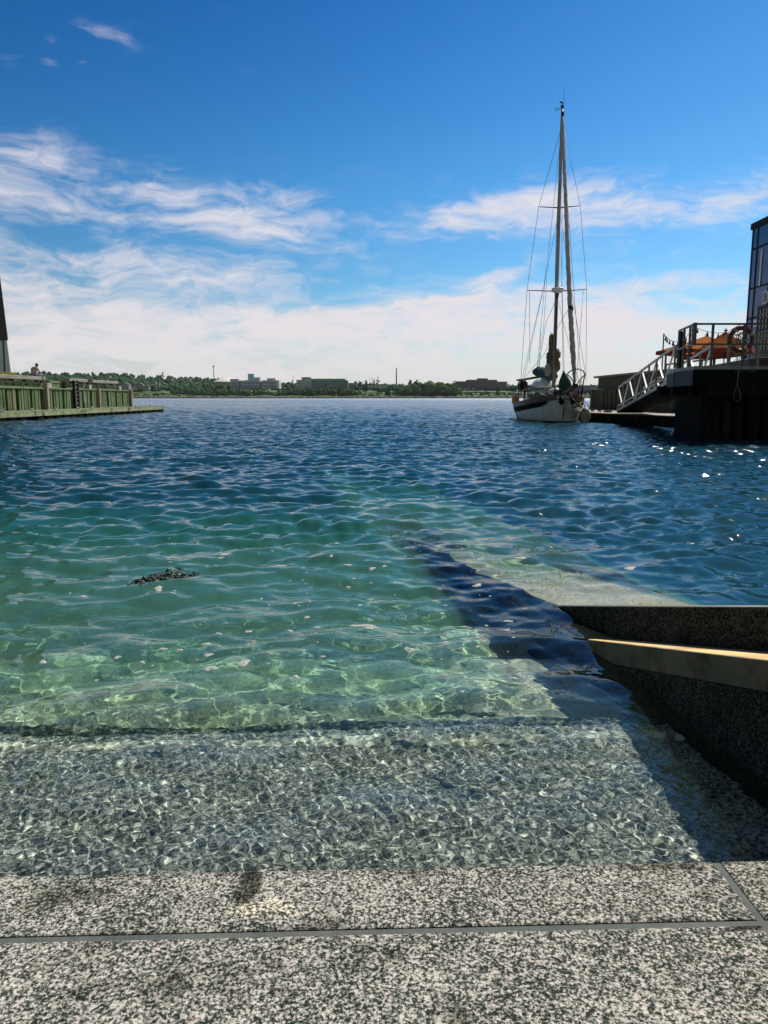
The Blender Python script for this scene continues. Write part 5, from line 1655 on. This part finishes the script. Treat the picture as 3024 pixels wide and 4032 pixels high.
b.prism([(x0, 1280, za), (x1, 1280, za), (x1, 1280, zc), (x0 + 1, 1280, zt2), (x0, 1280, zt2)], (0, 8, 0)); b.build('shed_wall', M['dome'], sh)

ck = thing('chimney', (Xf(1560, 1350), 1350, 8), 'tall slender chimney stack with a pale band on the far shore', 'chimney')
xk = Xf(1560, 1350)
b = MB(); b.tube([(xk, 1350, Zf(1514, 1350)), (xk, 1350, Zf(1483, 1350))], [1.15, 1.0], 12); b.build('lower_stack', M['chimney_red'], ck)
b = MB(); b.tube([(xk, 1350, Zf(1476, 1350)), (xk, 1350, Zf(1452, 1350))], [.95, .85], 12); b.build('upper_stack', M['far_steel'], ck)
b = MB(); b.tube([(xk, 1350, Zf(1483, 1350)), (xk, 1350, Zf(1476, 1350))], [1.0, .95], 12); b.build('pale_band', M['house_pale'], ck)
b = MB(); b.lathe((xk, 1350, Zf(1483, 1350)), [(1.0, 0), (1.9, .1), (1.9, .8), (1.0, .9)], 12); b.build('collar', M['far_steel'], ck)
lt_ = thing('lattice_mast', (Xf(852, 1700), 1700, 30), 'thin lattice telecom mast on the skyline left of the white dome', 'mast')
xk, Ym = Xf(852, 1700), 1700
za, zb2 = Zf(1490, Ym), Zf(1447, Ym)
b = MB()
for dx, dy in ((-1, -1), (1, -1), (1, 1), (-1, 1)): b.bar((xk + dx * .9, Ym + dy * .9, za), (xk + dx * .6, Ym + dy * .6, zb2), .35)
for i in range(10):
    z_ = za + (zb2 - za) * i / 10; z2 = za + (zb2 - za) * (i + 1) / 10; s = 1 if i % 2 else -1
    b.bar((xk - .8 * s, Ym - .8, z_), (xk + .8 * s, Ym - .8, z2), .25)
b.build('lattice', M['far_steel'], lt_)
b = MB(); b.lathe((xk, Ym, zb2), [(.8, -1), (2.4, 0), (2.4, 1.6), (.6, 2.2)], 10); b.build('antenna_head', M['far_steel'], lt_)
for (px, ya, yb, Y, lab) in ((1457, 1490, 1512, 1400, 'thin grey pole left of the pair above the low pale building'), (1467, 1485, 1512, 1400, 'taller thin grey pole right of the pair above the low pale building')):
    b = MB(); b.tube([(Xf(px, Y), Y, Zf(yb, Y)), (Xf(px, Y), Y, Zf(ya, Y))], [.4, .25], 6); b.bar((Xf(px, Y) - 1, Y, Zf(ya + 3, Y)), (Xf(px, Y) + 1, Y, Zf(ya + 3, Y)), .25)
    tag(b.build('antenna_pole', M['far_steel']), lab, 'pole')
b = MB(); b.bar((Xf(1157, 1500), 1500, Zf(1502, 1500)), (Xf(1161, 1500), 1500, Zf(1481, 1500)), .6); b.box((Xf(1157, 1500), 1500, Zf(1503, 1500)), (3, 3, 3))
tag(b.build('crane_jib', M['far_steel']), 'leaning crane jib above the trees between the two long buildings', 'crane')

def house(px, py, Y, wpx, hpx, m, label):
    x, z = Xf(px, Y), Zf(py, Y); w, h = wpx * Y / F, hpx * Y / F
    t = thing('house', (x, Y, z), label, 'house', 'houses among the trees on the far hillside')
    b = MB(); b.box((x, Y, z + h * .3), (w, w * .8, h * .6 + 3)); b.build('wall', m, t)
    b = MB(); b.prism([(x - w * .54, Y - w * .44, z + h * .6 + 1.4), (x + w * .54, Y - w * .44, z + h * .6 + 1.4), (x, Y - w * .44, z + h + 1.2)], (0, w * .88, 0)); b.build('roof', M['roof_grey'], t)
    for i in (-1, 0, 1):
        b = MB(); b.box((x + i * w * .28, Y - w * .4 - .05, z + h * .4), (w * .13, .2, h * .24)); b.build('window', M['glass_far'], t)
house(508, 1532, 1330, 34, 20, M['house'], 'grey blue house nearest the end of the left quay wall'); house(566, 1530, 1330, 28, 18, M['house'], 'blue grey house in the middle of the hillside row')
house(590, 1533, 1325, 22, 12, M['house'], 'low wide grey house at the right end of the hillside row'); house(544, 1535, 1322, 18, 8, M['house_pale'], 'small sandy coloured house below the hillside row')
house(620, 1512, 1480, 16, 10, M['house'], 'grey house higher on the hill above the row'); house(637, 1522, 1370, 9, 12, M['house_pale'], 'narrow cream house right of the hillside row'); house(444, 1489, 1700, 15, 6, M['house_pale'], 'pale house half hidden in trees near the hill top')
house(755, 1500, 1600, 14, 7, M['house_pale'], 'pink beige house alone among trees on the right of the hill'); house(685, 1499, 1620, 14, 6, M['house_pale'], 'cream house alone among trees in the middle of the hill')
for (px, py, lab) in ((1125, 1530, 'white van parked in the gap between the two long buildings'), (1045, 1531, 'white car parked below the long grey building'), (1830, 1533, 'white car parked leftmost below the brown brick building'), (1842, 1532, 'white car parked in the middle below the brown brick building'), (1860, 1533, 'white car parked rightmost below the brown brick building')):
    Y = 1285; c = Vector((Xf(px, Y), Y, Zf(py, Y)))
    t = thing('parked_car', tuple(c), lab, 'car', 'cars parked on the far shore')
    b = MB(); b.prism([c + Vector(q) for q in ((-2.2, 0, 0), (2.2, 0, 0), (2.2, 0, .8), (1.3, 0, .95), (.7, 0, 1.6), (-1.5, 0, 1.6), (-2.1, 0, .9))], (0, 1.8, 0)); b.build('body', M['dome'], t)
    b = MB(); b.box(c + Vector((-.3, -.02, 1.25)), (1.6, .06, .4)); b.build('window', M['glass_far'], t)

# ---------------------------------------------------------------- thin summer haze over the harbour
b = MB(); b.box((0, 1270, 44), (4100, 2670, 100))
hz_ = tag(b.build('haze', None), 'thin summer haze over the harbour', 'haze', kind='stuff')
m_, nt_, out_ = newmat('haze_air')
vp = nt_.nodes.new('ShaderNodeVolumePrincipled')
vp.inputs['Color'].default_value = (0.80, 0.88, 0.95, 1)
vp.inputs['Density'].default_value = 0.00003
nt_.links.new(vp.outputs[0], out_.inputs['Volume'])
hz_.data.materials.append(m_)

# ---------------------------------------------------------------- render settings
vs = scn.view_settings
scn.display_settings.display_device = 'sRGB'
vs.view_transform = 'Standard'
vs.look = 'None'
vs.exposure = 0.0
vs.gamma = 1.0
cy = scn.cycles
cy.max_bounces = 10
cy.diffuse_bounces = 3
cy.glossy_bounces = 4
cy.transmission_bounces = 6
cy.transparent_max_bounces = 8
cy.volume_bounces = 0
cy.sample_clamp_indirect = 6.0
cy.sample_clamp_direct = 0.0
cy.use_denoising = True
cy.use_adaptive_sampling = True
cy.adaptive_threshold = 0.02
cy.adaptive_min_samples = 24
